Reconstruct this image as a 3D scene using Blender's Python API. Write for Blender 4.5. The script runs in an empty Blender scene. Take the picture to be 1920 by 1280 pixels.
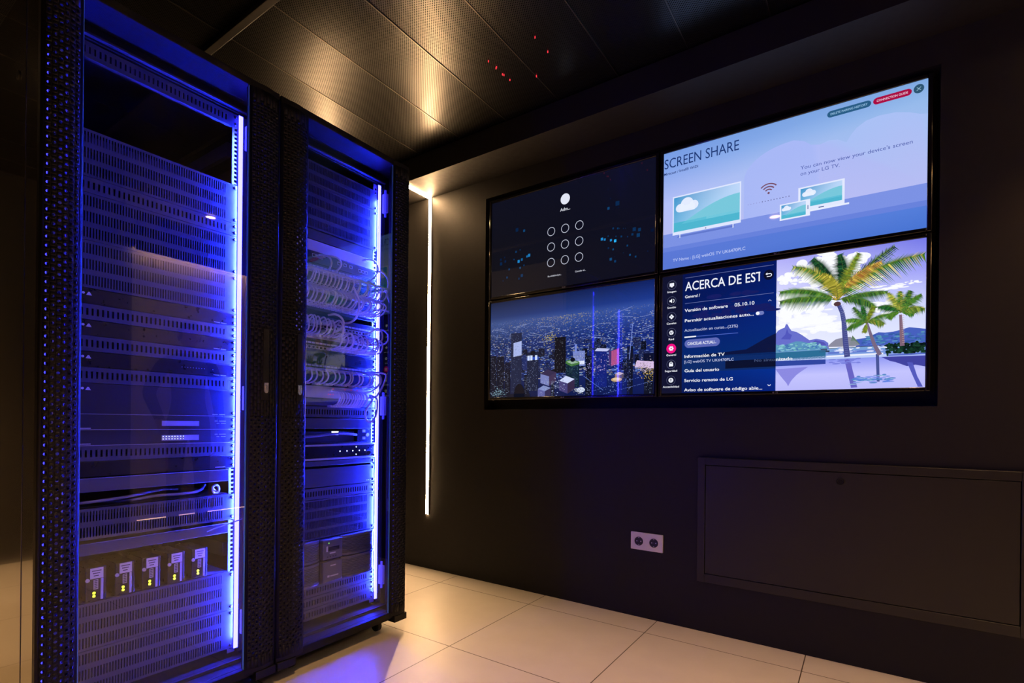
import bpy, bmesh, math, random
from math import sin, cos, pi, radians
from mathutils import Vector

random.seed(7)
SC = bpy.context.scene
COL = SC.collection

# ------------------------------------------------------------------ camera
CAM_H = 0.909
cam_data = bpy.data.cameras.new('camera')
cam_data.sensor_width = 36.0
cam_data.lens = 965.0 / 1920.0 * 36.0
cam_data.shift_y = 153.0 / 1920.0
cam_data.clip_start = 0.02
cam = bpy.data.objects.new('camera', cam_data)
COL.objects.link(cam)
cam.rotation_mode = 'QUATERNION'
from mathutils import Euler, Quaternion
base_q = Euler((radians(90), 0, radians(34.4)), 'XYZ').to_quaternion()
cam.rotation_quaternion = base_q @ Quaternion((0, 0, 1), radians(0.6))
cam.location = (0, 0, CAM_H)
SC.camera = cam

# ------------------------------------------------------------------ world and exposure
world = bpy.data.worlds.new('world')
SC.world = world
world.use_nodes = True
world.node_tree.nodes['Background'].inputs[0].default_value = (0.02, 0.016, 0.012, 1)
world.node_tree.nodes['Background'].inputs[1].default_value = 0.05
SC.view_settings.view_transform = 'Standard'
SC.view_settings.look = 'None'
SC.view_settings.exposure = 0.0
SC.view_settings.gamma = 1.0
SC.view_settings.use_curve_mapping = False
SC.cycles.use_denoising = True
SC.cycles.max_bounces = 8
SC.cycles.transparent_max_bounces = 24
SC.cycles.sample_clamp_indirect = 6.0

WARM = (1.0, 0.605, 0.29)
WARM_SPOT = (1.0, 0.53, 0.20)
BLUE = (0.021, 0.019, 1.0)
BLUE_IN = (0.012, 0.024, 1.0)
S_WARM = 290.0        # warm led line
S_BLUE = 50.0        # face of the blue led strips in the racks
S_BLUE_IN = 2500.0   # their inward side
DOWNLIGHT_W = 120.0   # watts of each ceiling downlight

# ------------------------------------------------------------------ materials
def lin(c):
    def f(v):
        v /= 255.0
        return v / 12.92 if v <= 0.04045 else ((v + 0.055) / 1.055) ** 2.4
    return tuple(f(v) for v in c)

def new_mat(name):
    m = bpy.data.materials.new(name)
    m.use_nodes = True
    nt = m.node_tree
    return m, nt, nt.nodes['Principled BSDF'], nt.nodes['Material Output']

def pm(name, base, rough=0.5, metal=0.0, spec=0.5, vary=0.08, scale=60.0, coat=0.0, bump=0.0):
    """principled material with a little procedural noise in colour and roughness"""
    m, nt, b, out = new_mat(name)
    tc = nt.nodes.new('ShaderNodeTexCoord')
    nz = nt.nodes.new('ShaderNodeTexNoise')
    nz.inputs['Scale'].default_value = scale
    nz.inputs['Detail'].default_value = 4
    nt.links.new(tc.outputs['Object'], nz.inputs['Vector'])
    mr = nt.nodes.new('ShaderNodeMapRange')
    mr.inputs['To Min'].default_value = max(0.02, rough - vary)
    mr.inputs['To Max'].default_value = min(1.0, rough + vary)
    nt.links.new(nz.outputs['Fac'], mr.inputs['Value'])
    nt.links.new(mr.outputs['Result'], b.inputs['Roughness'])
    mx = nt.nodes.new('ShaderNodeMix')
    mx.data_type = 'RGBA'
    mx.inputs['A'].default_value = (*[c * (1 - vary) for c in base], 1)
    mx.inputs['B'].default_value = (*[min(1, c * (1 + vary)) for c in base], 1)
    nt.links.new(nz.outputs['Fac'], mx.inputs['Factor'])
    nt.links.new(mx.outputs['Result'], b.inputs['Base Color'])
    b.inputs['Metallic'].default_value = metal
    b.inputs['Specular IOR Level'].default_value = spec
    b.inputs['Coat Weight'].default_value = coat
    if bump:
        bp = nt.nodes.new('ShaderNodeBump')
        bp.inputs['Strength'].default_value = bump
        bp.inputs['Distance'].default_value = 0.002
        nt.links.new(nz.outputs['Fac'], bp.inputs['Height'])
        nt.links.new(bp.outputs['Normal'], b.inputs['Normal'])
    return m

def em(name, color, strength):
    m, nt, b, out = new_mat(name)
    b.inputs['Base Color'].default_value = (0.02, 0.02, 0.02, 1)
    b.inputs['Emission Color'].default_value = (*color, 1)
    b.inputs['Emission Strength'].default_value = strength
    return m

def glass_mat():
    m, nt, b, out = new_mat('smoked_glass')
    nt.nodes.remove(b)
    tr = nt.nodes.new('ShaderNodeBsdfTransparent')
    tr.inputs['Color'].default_value = (0.93, 0.95, 0.97, 1)
    gl = nt.nodes.new('ShaderNodeBsdfGlossy')
    gl.inputs['Roughness'].default_value = 0.004
    fr = nt.nodes.new('ShaderNodeFresnel')
    fr.inputs['IOR'].default_value = 1.5
    nz = nt.nodes.new('ShaderNodeTexNoise')
    nz.inputs['Scale'].default_value = 3.0
    tc = nt.nodes.new('ShaderNodeTexCoord')
    nt.links.new(tc.outputs['Object'], nz.inputs['Vector'])
    mr = nt.nodes.new('ShaderNodeMapRange')
    mr.inputs['To Min'].default_value = 0.002
    mr.inputs['To Max'].default_value = 0.006
    nt.links.new(nz.outputs['Fac'], mr.inputs['Value'])
    nt.links.new(mr.outputs['Result'], gl.inputs['Roughness'])
    geo = nt.nodes.new('ShaderNodeNewGeometry')
    mul = nt.nodes.new('ShaderNodeMath')       # no reflection on the back faces of the pane
    mul.operation = 'MULTIPLY'
    inv = nt.nodes.new('ShaderNodeMath')
    inv.operation = 'SUBTRACT'
    inv.inputs[0].default_value = 1.0
    nt.links.new(geo.outputs['Backfacing'], inv.inputs[1])
    nt.links.new(fr.outputs['Fac'], mul.inputs[0])
    nt.links.new(inv.outputs[0], mul.inputs[1])
    m2 = nt.nodes.new('ShaderNodeMath')
    m2.operation = 'MULTIPLY'
    m2.inputs[1].default_value = 1.8
    m2.use_clamp = True
    nt.links.new(mul.outputs[0], m2.inputs[0])
    mx = nt.nodes.new('ShaderNodeMixShader')
    nt.links.new(m2.outputs[0], mx.inputs[0])
    nt.links.new(tr.outputs[0], mx.inputs[1])
    nt.links.new(gl.outputs[0], mx.inputs[2])
    nt.links.new(mx.outputs[0], out.inputs['Surface'])
    return m

def screen_mat():
    m, nt, b, out = new_mat('lit_screen')
    a = nt.nodes.new('ShaderNodeVertexColor')
    a.layer_name = 'pic'
    b.inputs['Base Color'].default_value = (0.006, 0.006, 0.008, 1)
    b.inputs['Roughness'].default_value = 0.03
    b.inputs['Specular IOR Level'].default_value = 0.5
    nt.links.new(a.outputs['Color'], b.inputs['Emission Color'])
    b.inputs['Emission Strength'].default_value = 1.0
    return m

def floor_mat():
    m, nt, b, out = new_mat('floor_tile')
    geo = nt.nodes.new('ShaderNodeNewGeometry')
    sep = nt.nodes.new('ShaderNodeSeparateXYZ')
    nt.links.new(geo.outputs['Position'], sep.inputs[0])
    def line(sock, off):
        s = nt.nodes.new('ShaderNodeMath'); s.operation = 'ADD'; s.inputs[1].default_value = off
        nt.links.new(sock, s.inputs[0])
        w = nt.nodes.new('ShaderNodeMath'); w.operation = 'PINGPONG'; w.inputs[1].default_value = 0.3
        nt.links.new(s.outputs[0], w.inputs[0])
        c = nt.nodes.new('ShaderNodeMath'); c.operation = 'LESS_THAN'; c.inputs[1].default_value = 0.0019
        nt.links.new(w.outputs[0], c.inputs[0])
        return c.outputs[0]
    lx = line(sep.outputs['X'], 1.385)
    ly = line(sep.outputs['Y'], -1.588)
    mx = nt.nodes.new('ShaderNodeMath'); mx.operation = 'MAXIMUM'
    nt.links.new(lx, mx.inputs[0]); nt.links.new(ly, mx.inputs[1])
    nz = nt.nodes.new('ShaderNodeTexNoise'); nz.inputs['Scale'].default_value = 9; nz.inputs['Detail'].default_value = 8
    nt.links.new(geo.outputs['Position'], nz.inputs['Vector'])
    cr = nt.nodes.new('ShaderNodeMix'); cr.data_type = 'RGBA'
    cr.inputs['A'].default_value = (0.56, 0.52, 0.47, 1)
    cr.inputs['B'].default_value = (0.65, 0.61, 0.55, 1)
    nt.links.new(nz.outputs['Fac'], cr.inputs['Factor'])
    g = nt.nodes.new('ShaderNodeMix'); g.data_type = 'RGBA'
    nt.links.new(mx.outputs[0], g.inputs['Factor'])
    nt.links.new(cr.outputs['Result'], g.inputs['A'])
    g.inputs['B'].default_value = (0.085, 0.065, 0.045, 1)
    nt.links.new(g.outputs['Result'], b.inputs['Base Color'])
    r = nt.nodes.new('ShaderNodeMapRange'); r.inputs['To Min'].default_value = 0.38; r.inputs['To Max'].default_value = 0.5
    nt.links.new(nz.outputs['Fac'], r.inputs['Value'])
    nt.links.new(r.outputs['Result'], b.inputs['Roughness'])
    b.inputs['Specular IOR Level'].default_value = 0.35
    bp = nt.nodes.new('ShaderNodeBump'); bp.inputs['Strength'].default_value = 0.5; bp.inputs['Distance'].default_value = 0.002
    bp.invert = True
    nt.links.new(mx.outputs[0], bp.inputs['Height'])
    nt.links.new(bp.outputs['Normal'], b.inputs['Normal'])
    return m

def ceiling_mat():
    m, nt, b, out = new_mat('perforated_metal')
    geo = nt.nodes.new('ShaderNodeNewGeometry')
    mp = nt.nodes.new('ShaderNodeMapping'); mp.inputs['Rotation'].default_value = (0, 0, radians(45))
    mp.inputs['Scale'].default_value = (125, 125, 125)
    nt.links.new(geo.outputs['Position'], mp.inputs['Vector'])
    fr = nt.nodes.new('ShaderNodeVectorMath'); fr.operation = 'FRACTION'
    nt.links.new(mp.outputs[0], fr.inputs[0])
    sb = nt.nodes.new('ShaderNodeVectorMath'); sb.operation = 'SUBTRACT'; sb.inputs[1].default_value = (0.5, 0.5, 0)
    nt.links.new(fr.outputs[0], sb.inputs[0])
    ml = nt.nodes.new('ShaderNodeVectorMath'); ml.operation = 'MULTIPLY'; ml.inputs[1].default_value = (1, 1, 0)
    nt.links.new(sb.outputs[0], ml.inputs[0])
    ln = nt.nodes.new('ShaderNodeVectorMath'); ln.operation = 'LENGTH'
    nt.links.new(ml.outputs[0], ln.inputs[0])
    lt = nt.nodes.new('ShaderNodeMath'); lt.operation = 'LESS_THAN'; lt.inputs[1].default_value = 0.3
    nt.links.new(ln.outputs['Value'], lt.inputs[0])
    b.inputs['Base Color'].default_value = (0.068, 0.066, 0.064, 1)
    b.inputs['Metallic'].default_value = 1.0
    b.inputs['Roughness'].default_value = 0.28
    hole = nt.nodes.new('ShaderNodeBsdfDiffuse'); hole.inputs['Color'].default_value = (0.006, 0.006, 0.006, 1)
    mx = nt.nodes.new('ShaderNodeMixShader')
    nt.links.new(lt.outputs[0], mx.inputs[0])
    nt.links.new(b.outputs[0], mx.inputs[1])
    nt.links.new(hole.outputs[0], mx.inputs[2])
    nt.links.new(mx.outputs[0], out.inputs['Surface'])
    return m

M = {
    'wall': pm('black_wall_paint', (0.0115, 0.0105, 0.0100), 0.6, spec=0.3, vary=0.12, scale=40, bump=0.12),
    'beige': pm('beige_wall_paint', (0.62, 0.54, 0.45), 0.7, vary=0.04, scale=25),
    'floor': floor_mat(),
    'ceiling': ceiling_mat(),
    'rail_dark': pm('dark_trim_metal', (0.05, 0.045, 0.04), 0.4, metal=0.5),
    'ups': pm('graphite_plastic', (0.15, 0.15, 0.16), 0.4),
    'flange': pm('inner_flange_metal', (0.05, 0.05, 0.055), 0.45),
    'side_matt': pm('matt_black_side', (0.03, 0.027, 0.025), 0.65, spec=0.3),
    'seam': pm('ceiling_seam_metal', (0.16, 0.14, 0.12), 0.35, metal=1.0),
    'warm_led': em('warm_led', WARM, S_WARM),
    'warm_cove': em('warm_cove', WARM, S_WARM * 1.35),
    'warm_led_dim': em('warm_led_floor', WARM, 14.0),
    'blue_led': em('blue_led', BLUE, S_BLUE),
    'blue_led_out': em('blue_led_outward', BLUE, 330.0),
    'blue_led_in': em('blue_led_inward', BLUE_IN, S_BLUE_IN),
    'alu': pm('aluminium_profile', (0.55, 0.55, 0.55), 0.35, metal=1.0),
    'rack': pm('black_rack_metal', (0.009, 0.0085, 0.0085), 0.5, spec=0.22, vary=0.1, scale=90),
    'rack_in': pm('rack_inner_metal', (0.04, 0.04, 0.043), 0.45),
    'rack_side': pm('glossy_black_side', (0.03, 0.027, 0.022), 0.2, spec=1.0, vary=0.04, scale=12, coat=0.6),
    'rail': pm('white_mounting_rail', (0.22, 0.22, 0.23), 0.4),
    'panel': pm('grey_blanking_steel', (0.070, 0.070, 0.077), 0.42, vary=0.05),
    'plate': pm('slate_plate', (0.085, 0.085, 0.093), 0.42, vary=0.05),
    'device': pm('black_device_front', (0.007, 0.007, 0.008), 0.3),
    'device2': pm('dark_grey_device_front', (0.03, 0.03, 0.032), 0.35),
    'white': pm('white_plastic', (0.8, 0.8, 0.82), 0.4, vary=0.03),
    'lightgrey': pm('light_grey_metal', (0.55, 0.55, 0.6), 0.35, vary=0.03),
    'print': pm('white_print', (0.75, 0.75, 0.8), 0.5),
    'cable': pm('white_cable_jacket', (0.82, 0.80, 0.84), 0.4),
    'cable_dark': pm('blue_grey_cable', (0.20, 0.20, 0.26), 0.4),
    'screw': pm('zinc_screw', (0.10, 0.10, 0.11), 0.25, metal=0.9),
    'chrome': pm('brushed_lock_steel', (0.75, 0.70, 0.62), 0.28, metal=1.0),
    'rubber': pm('black_rubber', (0.02, 0.02, 0.02), 0.7),
    'bezel': pm('gloss_black_bezel', (0.006, 0.006, 0.007), 0.16, vary=0.03, coat=0.3),
    'socket_plate': pm('white_socket_plate', (0.84, 0.82, 0.82), 0.4, vary=0.03),
    'socket_black': pm('black_socket_insert', (0.012, 0.012, 0.012), 0.45),
    'hatch': pm('charcoal_hatch_paint', (0.0092, 0.0082, 0.0074), 0.5, vary=0.06),
    'glass': glass_mat(),
    'screen': screen_mat(),
    'led_yellow': em('yellow_green_led', (0.85, 1.0, 0.02), 6.0),
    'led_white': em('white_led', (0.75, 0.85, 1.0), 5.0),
    'led_green': em('green_led', (0.3, 1.0, 0.1), 1.2),
    'led_red': em('red_led', (1.0, 0.03, 0.05), 1.2),
    'lamp': em('downlight_lens', WARM, 40.0),
    'skin': pm('skin', (0.45, 0.27, 0.19), 0.5),
    'jacket': pm('dark_jacket_cloth', (0.02, 0.02, 0.024), 0.85),
    'trousers': pm('dark_trouser_cloth', (0.018, 0.02, 0.03), 0.9),
    'shoe': pm('black_shoe_leather', (0.012, 0.012, 0.012), 0.4),
    'hair': pm('dark_hair', (0.015, 0.011, 0.008), 0.6),
}

# ------------------------------------------------------------------ mesh helpers
class MB:
    def __init__(s):
        s.v = []; s.f = []; s.m = []
    def add(s, vs, fs, mi=0):
        o = len(s.v)
        s.v += [tuple(p) for p in vs]
        s.f += [tuple(i + o for i in f) for f in fs]
        s.m += [mi] * len(fs)
    def box(s, x0, x1, y0, y1, z0, z1, mi=0):
        vs = [(x, y, z) for x in (x0, x1) for y in (y0, y1) for z in (z0, z1)]
        s.add(vs, [(0, 1, 3, 2), (4, 6, 7, 5), (0, 4, 5, 1), (2, 3, 7, 6), (0, 2, 6, 4), (1, 5, 7, 3)], mi)
    def quad(s, a, b, c, d, mi=0):
        s.add([a, b, c, d], [(0, 1, 2, 3)], mi)
    def cyl(s, c, ax, r, h, n=20, mi=0, r2=None):
        """cylinder from c along axis ax ('x','y','z') for length h"""
        r2 = r if r2 is None else r2
        d = {'x': (1, 0, 0), 'y': (0, 1, 0), 'z': (0, 0, 1)}[ax]
        u = {'x': (0, 1, 0), 'y': (0, 0, 1), 'z': (1, 0, 0)}[ax]
        w = {'x': (0, 0, 1), 'y': (1, 0, 0), 'z': (0, 1, 0)}[ax]
        vs = []
        for t, rr in ((0, r), (h, r2)):
            for k in range(n):
                a = 2 * pi * k / n
                vs.append([c[i] + d[i] * t + u[i] * rr * cos(a) + w[i] * rr * sin(a) for i in range(3)])
        fs = [(k, (k + 1) % n, n + (k + 1) % n, n + k) for k in range(n)]
        fs += [tuple(range(n - 1, -1, -1)), tuple(range(n, 2 * n))]
        s.add(vs, fs, mi)
    def tube(s, pts, r, n=8, mi=0, cap=True):
        pts = [Vector(p) for p in pts]
        T0 = (pts[1] - pts[0]).normalized()
        up = Vector((0, 0, 1)) if abs(T0.z) < 0.9 else Vector((0, 1, 0))
        N = (up - T0 * up.dot(T0)).normalized()
        vs = []
        for i, p in enumerate(pts):
            T = (pts[min(i + 1, len(pts) - 1)] - pts[max(i - 1, 0)]).normalized()
            N = (N - T * N.dot(T)).normalized()
            B = T.cross(N)
            for k in range(n):
                a = 2 * pi * k / n
                vs.append(p + N * r * cos(a) + B * r * sin(a))
        fs = []
        for i in range(len(pts) - 1):
            for k in range(n):
                fs.append((i * n + k, i * n + (k + 1) % n, (i + 1) * n + (k + 1) % n, (i + 1) * n + k))
        if cap:
            fs += [tuple(range(n - 1, -1, -1)), tuple(range((len(pts) - 1) * n, len(pts) * n))]
        s.add(vs, fs, mi)
    def prism(s, poly, ax, a, b, mi=0):
        """extrude a 2D polygon along an axis: ax 'y' -> poly is (x,z); 'x' -> (y,z); 'z' -> (x,y)"""
        def P(p, t):
            return {'y': (p[0], t, p[1]), 'x': (t, p[0], p[1]), 'z': (p[0], p[1], t)}[ax]
        n = len(poly)
        vs = [P(p, a) for p in poly] + [P(p, b) for p in poly]
        fs = [(k, (k + 1) % n, n + (k + 1) % n, n + k) for k in range(n)]
        fs += [tuple(range(n - 1, -1, -1)), tuple(range(n, 2 * n))]
        s.add(vs, fs, mi)
    def rot(s, i0, c, ang, ax='z'):
        """rotate the vertices added since index i0 about point c"""
        ca, sa = cos(ang), sin(ang)
        for i in range(i0, len(s.v)):
            x, y, z = (s.v[i][k] - c[k] for k in range(3))
            if ax == 'z': x, y = x * ca - y * sa, x * sa + y * ca
            elif ax == 'y': x, z = x * ca + z * sa, -x * sa + z * ca
            else: y, z = y * ca - z * sa, y * sa + z * ca
            s.v[i] = (x + c[0], y + c[1], z + c[2])

def ob(name, mb, mat, parent=None, smooth=True, bevel=0.0, loc=None, ang=0.5):
    me = bpy.data.meshes.new(name)
    v = mb.v
    if loc is not None:
        v = [(p[0] - loc[0], p[1] - loc[1], p[2] - loc[2]) for p in v]
    me.from_pydata(v, [], mb.f)
    mats = mat if isinstance(mat, (list, tuple)) else [mat]
    for q in mats:
        me.materials.append(M[q] if isinstance(q, str) else q)
    me.polygons.foreach_set('material_index', mb.m)
    bm = bmesh.new(); bm.from_mesh(me)
    bmesh.ops.recalc_face_normals(bm, faces=bm.faces)
    bm.to_mesh(me); bm.free()
    if smooth:
        me.polygons.foreach_set('use_smooth', [True] * len(me.polygons))
        me.set_sharp_from_angle(angle=ang)
    me.update()
    o = bpy.data.objects.new(name, me)
    COL.objects.link(o)
    if bevel:
        b = o.modifiers.new('bevel', 'BEVEL'); b.width = bevel; b.segments = 2; b.limit_method = 'ANGLE'
    if loc is not None:
        o.location = loc
    if parent is not None:
        o.parent = parent
        if loc is None:
            o.location = [-c for c in world_loc(parent)]
        else:
            pl = world_loc(parent)
            o.location = [loc[i] - pl[i] for i in range(3)]
    return o

def world_loc(o):
    p = [0.0, 0.0, 0.0]
    while o is not None:
        for i in range(3): p[i] += o.location[i]
        o = o.parent
    return p

def tag(o, label, cat, group=None):
    o['label'] = label; o['category'] = cat
    if group: o['group'] = group
    return o

def thing(name, loc, label, cat, group=None):
    o = bpy.data.objects.new(name, None)
    o.empty_display_size = 0.05
    COL.objects.link(o); o.location = loc
    return tag(o, label, cat, group)

def struct(name, mb, mat, **k):
    o = ob(name, mb, mat, **k); o['kind'] = 'structure'; return o

# ------------------------------------------------------------------ room shell
W = 2.352           # plane of the television wall
SOF_Y = 2.116       # front edge of the bulkhead
SOF_Z = 2.305
CEIL = 2.431
XL, XR = -4.4, 1.56
YF = -2.6

b = MB(); b.box(XL - .1, XR + .1, YF - .1, 4.3, -0.08, 0.0)
struct('floor', b, 'floor')

# television wall with the recess for the four screens
RX0, RX1, RZ0, RZ1 = -1.808, 0.213, 0.985, 2.196
WEND = 0.86
b = MB()
b.box(XL, RX0, W, W + .16, 0, CEIL)
b.box(RX1, WEND, W, W + .16, 0, CEIL)
b.box(RX0, RX1, W, W + .16, 0, RZ0)
b.box(RX0, RX1, W, W + .16, RZ1, CEIL)
b.box(RX0, RX1, W + .10, W + .16, RZ0, RZ1)
struct('wall_back', b, 'wall')
b = MB(); b.box(XL, WEND, SOF_Y, W, SOF_Z, CEIL)
struct('trim_1', b, 'wall')
b = MB(); b.box(XL - .1, XL, YF, W + .16, 0, CEIL)
struct('wall_left', b, 'wall')
b = MB(); b.box(XL, XR + .1, YF - .1, YF, 0, CEIL)
struct('wall_front', b, 'wall')
b = MB(); b.box(XR, XR + .1, YF, 1.70, 0, CEIL, 0); b.box(XR, XR + .1, 1.70, 4.3, 0, 2.31, 1); b.box(XR, XR + .1, 1.70, 4.3, 2.31, CEIL, 0)
struct('wall_right', b, ['wall', 'beige'])
b = MB(); b.box(XL, XR + .1, 4.2, 4.3, 0, CEIL); b.box(WEND - .1, WEND, W + .16, 4.2, 0, CEIL)
struct('wall_corridor', b, 'wall')

# ceiling: metal planks 30 cm wide between a cross rail and the bulkhead, each lying at its own slight tilt
b = MB()
b.box(XL - .1, XR + .1, YF - .1, 4.3, CEIL + .02, CEIL + .1, 1)
rng = random.Random(3)
x = -1.503 - 0.3 * 10
while x < XR + .1:
    for (ya, yb) in ((YF, 1.02), (1.045, SOF_Y - .002)):
        xa, xb = x + .0005, min(x + .2995, XR)
        if xb <= xa: continue
        tl, tw, bow = rng.uniform(-.0035, .0035), rng.uniform(-.002, .002), rng.uniform(-.0015, .0015)
        ny = 6; nx = 6
        vs = []
        for j in range(ny + 1):
            for i in range(nx + 1):
                fx, fy = i / nx, j / ny
                zz = CEIL + .005 + tl * (fx - .5) + tw * (fy - .5) + bow * (1 - (2 * fx - 1) ** 2) * 1.6
                vs.append((xa + (xb - xa) * fx, ya + (yb - ya) * fy, zz))
        fs = [(j * (nx + 1) + i, j * (nx + 1) + i + 1, (j + 1) * (nx + 1) + i + 1, (j + 1) * (nx + 1) + i) for j in range(ny) for i in range(nx)]
        b.add(vs, fs, 0)
        b.box(xa - .002, xa + .0015, ya, yb, CEIL + .0012, CEIL + .012, 2)      # raised seam between planks, coloured lighter for light caught on the edges
    x += 0.3
b.box(WEND, XR, SOF_Y, 4.3, CEIL, CEIL + .02, 1)
struct('ceiling', b, ['ceiling', 'wall', 'seam'])
b = MB(); b.box(XL, XR, 1.018, 1.047, CEIL - .012, CEIL + .012)
struct('trim_2', b, 'rail_dark', bevel=.002)

# ------------------------------------------------------------------ warm led lines and downlights
def led_line(name, label, segs, mat, group=None, cat='light'):
    c = [sum(v) for v in zip(segs[0][:1], (0,))]
    x0, x1, y0, y1, z0, z1 = segs[0]
    t = thing(name, ((x0 + x1) / 2, (y0 + y1) / 2, z0), label, cat, group)
    for s in segs:
        q = MB(); q.box(*s); ob('diffuser', q, mat, t, smooth=False)
    return t

def channel(t, segs):
    q = MB()
    for s in segs: q.box(*s)
    ob('channel', q, 'alu', t, smooth=False)

LX = -2.2415
t = led_line('led_light_line', 'bent warm LED line running up the wall beside the right rack',
             [(LX - .0095, LX + .0095, W - .006, W - .0005, .338, SOF_Z - .0005), (LX - .0095, LX + .0095, SOF_Y + .012, W - .007, SOF_Z - .006, SOF_Z - .0005)], 'warm_led')
channel(t, [(LX - .012, LX - .010, W - .005, W, .336, SOF_Z), (LX + .010, LX + .012, W - .005, W, .336, SOF_Z)])
LX2 = -3.30
t = led_line('led_light_line', 'second warm LED line on the wall hidden behind the server racks',
             [(LX2 - .0095, LX2 + .0095, W - .006, W - .0005, .338, SOF_Z - .0005), (LX2 - .0095, LX2 + .0095, SOF_Y + .012, W - .007, SOF_Z - .006, SOF_Z - .0005)], 'warm_led')
channel(t, [(LX2 - .012, LX2 - .010, W - .005, W, .336, SOF_Z), (LX2 + .010, LX2 + .012, W - .005, W, .336, SOF_Z)])
# seen only as reflections in the glass: a wall-washer above the beige wall and a line along its foot
t = led_line('cove_light', 'warm cove light along the top of the beige wall',
             [(XR - .055, XR - .020, 1.72, 4.1, 2.303, 2.310)], 'warm_cove')
q = MB(); q.box(XR - .070, XR, 1.70, 4.2, 2.311, 2.322); q.box(XR - .076, XR - .070, 1.70, 4.2, 2.276, 2.322); ob('channel', q, 'rail_dark', t)
t = led_line('floor_light_line', 'warm LED line along the foot of the beige wall',
             [(XR - .008, XR - .001, 1.75, 4.1, .075, .083)], 'warm_led_dim')
channel(t, [(XR - .01, XR, 1.75, 4.1, .0835, .087), (XR - .01, XR, 1.75, 4.1, .071, .0745)])

def downlight(x, y, label, power=DOWNLIGHT_W, spread=84, z=CEIL):
    t = thing('downlight', (x, y, z), label, 'ceiling light', 'recessed downlights behind the camera')
    q = MB()
    n = 28
    vs = []
    for (r, dz) in ((.046, 0), (.046, -.004), (.036, -.006), (.034, 0)):
        for k in range(n): vs.append((x + r * cos(2 * pi * k / n), y + r * sin(2 * pi * k / n), z + dz))
    fs = [(j * n + k, j * n + (k + 1) % n, ((j + 1) % 4) * n + (k + 1) % n, ((j + 1) % 4) * n + k) for j in range(4) for k in range(n)]
    q.add(vs, fs); ob('trim_ring', q, 'alu', t)
    q = MB(); q.cyl((x, y, z - .002), 'z', .033, .0015, 24); ob('lens', q, 'lamp', t)
    ld = bpy.data.lights.new('downlight_lamp', 'SPOT'); ld.energy = power; ld.color = WARM_SPOT
    ld.spot_size = radians(spread); ld.spot_blend = 0.6; ld.shadow_soft_size = .033
    lo = bpy.data.objects.new('downlight_lamp', ld); COL.objects.link(lo); lo.parent = t; lo.location = (0, 0, -.012)
    return t
for (x, y, l, pw) in ((0.70, 1.90, 'recessed warm downlight ahead of the beige wall, reflected as a spot in the left rack', 30),
                  (0.70, 0.30, 'recessed warm downlight to the right of the photographer', DOWNLIGHT_W),
                  (0.70, -1.30, 'recessed warm downlight over the back right of the room', DOWNLIGHT_W)):
    downlight(x, y, l, pw)
downlight(-.55, .55, 'unseen added downlight warming the floor between racks and televisions', 115.0, 88)  # added out of view to put warm light on the floor
downlight(-3.0, -.35, 'unseen added downlight left of the racks, brightening the floor by their side panel', 230.0, 100)  # added out of view to brighten the floor mirrored in the side panel

for i, (x, y) in enumerate(((-1.085, 1.717), (-1.083, 1.813), (-1.319, 1.723), (-1.312, 1.771), (-1.318, 1.775), (-1.317, 1.822), (-1.314, 1.829), (-1.311, 1.87), (-1.2, 1.914))):
    q = MB(); q.cyl((x, y, CEIL - .004), 'z', .0022, .010, 10)
    o = ob('indicator_light', q, 'led_red', loc=(x, y, CEIL))
    tag(o, 'tiny red indicator light on the dark perforated ceiling', 'indicator light', 'red indicator lights on the ceiling')

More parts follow.
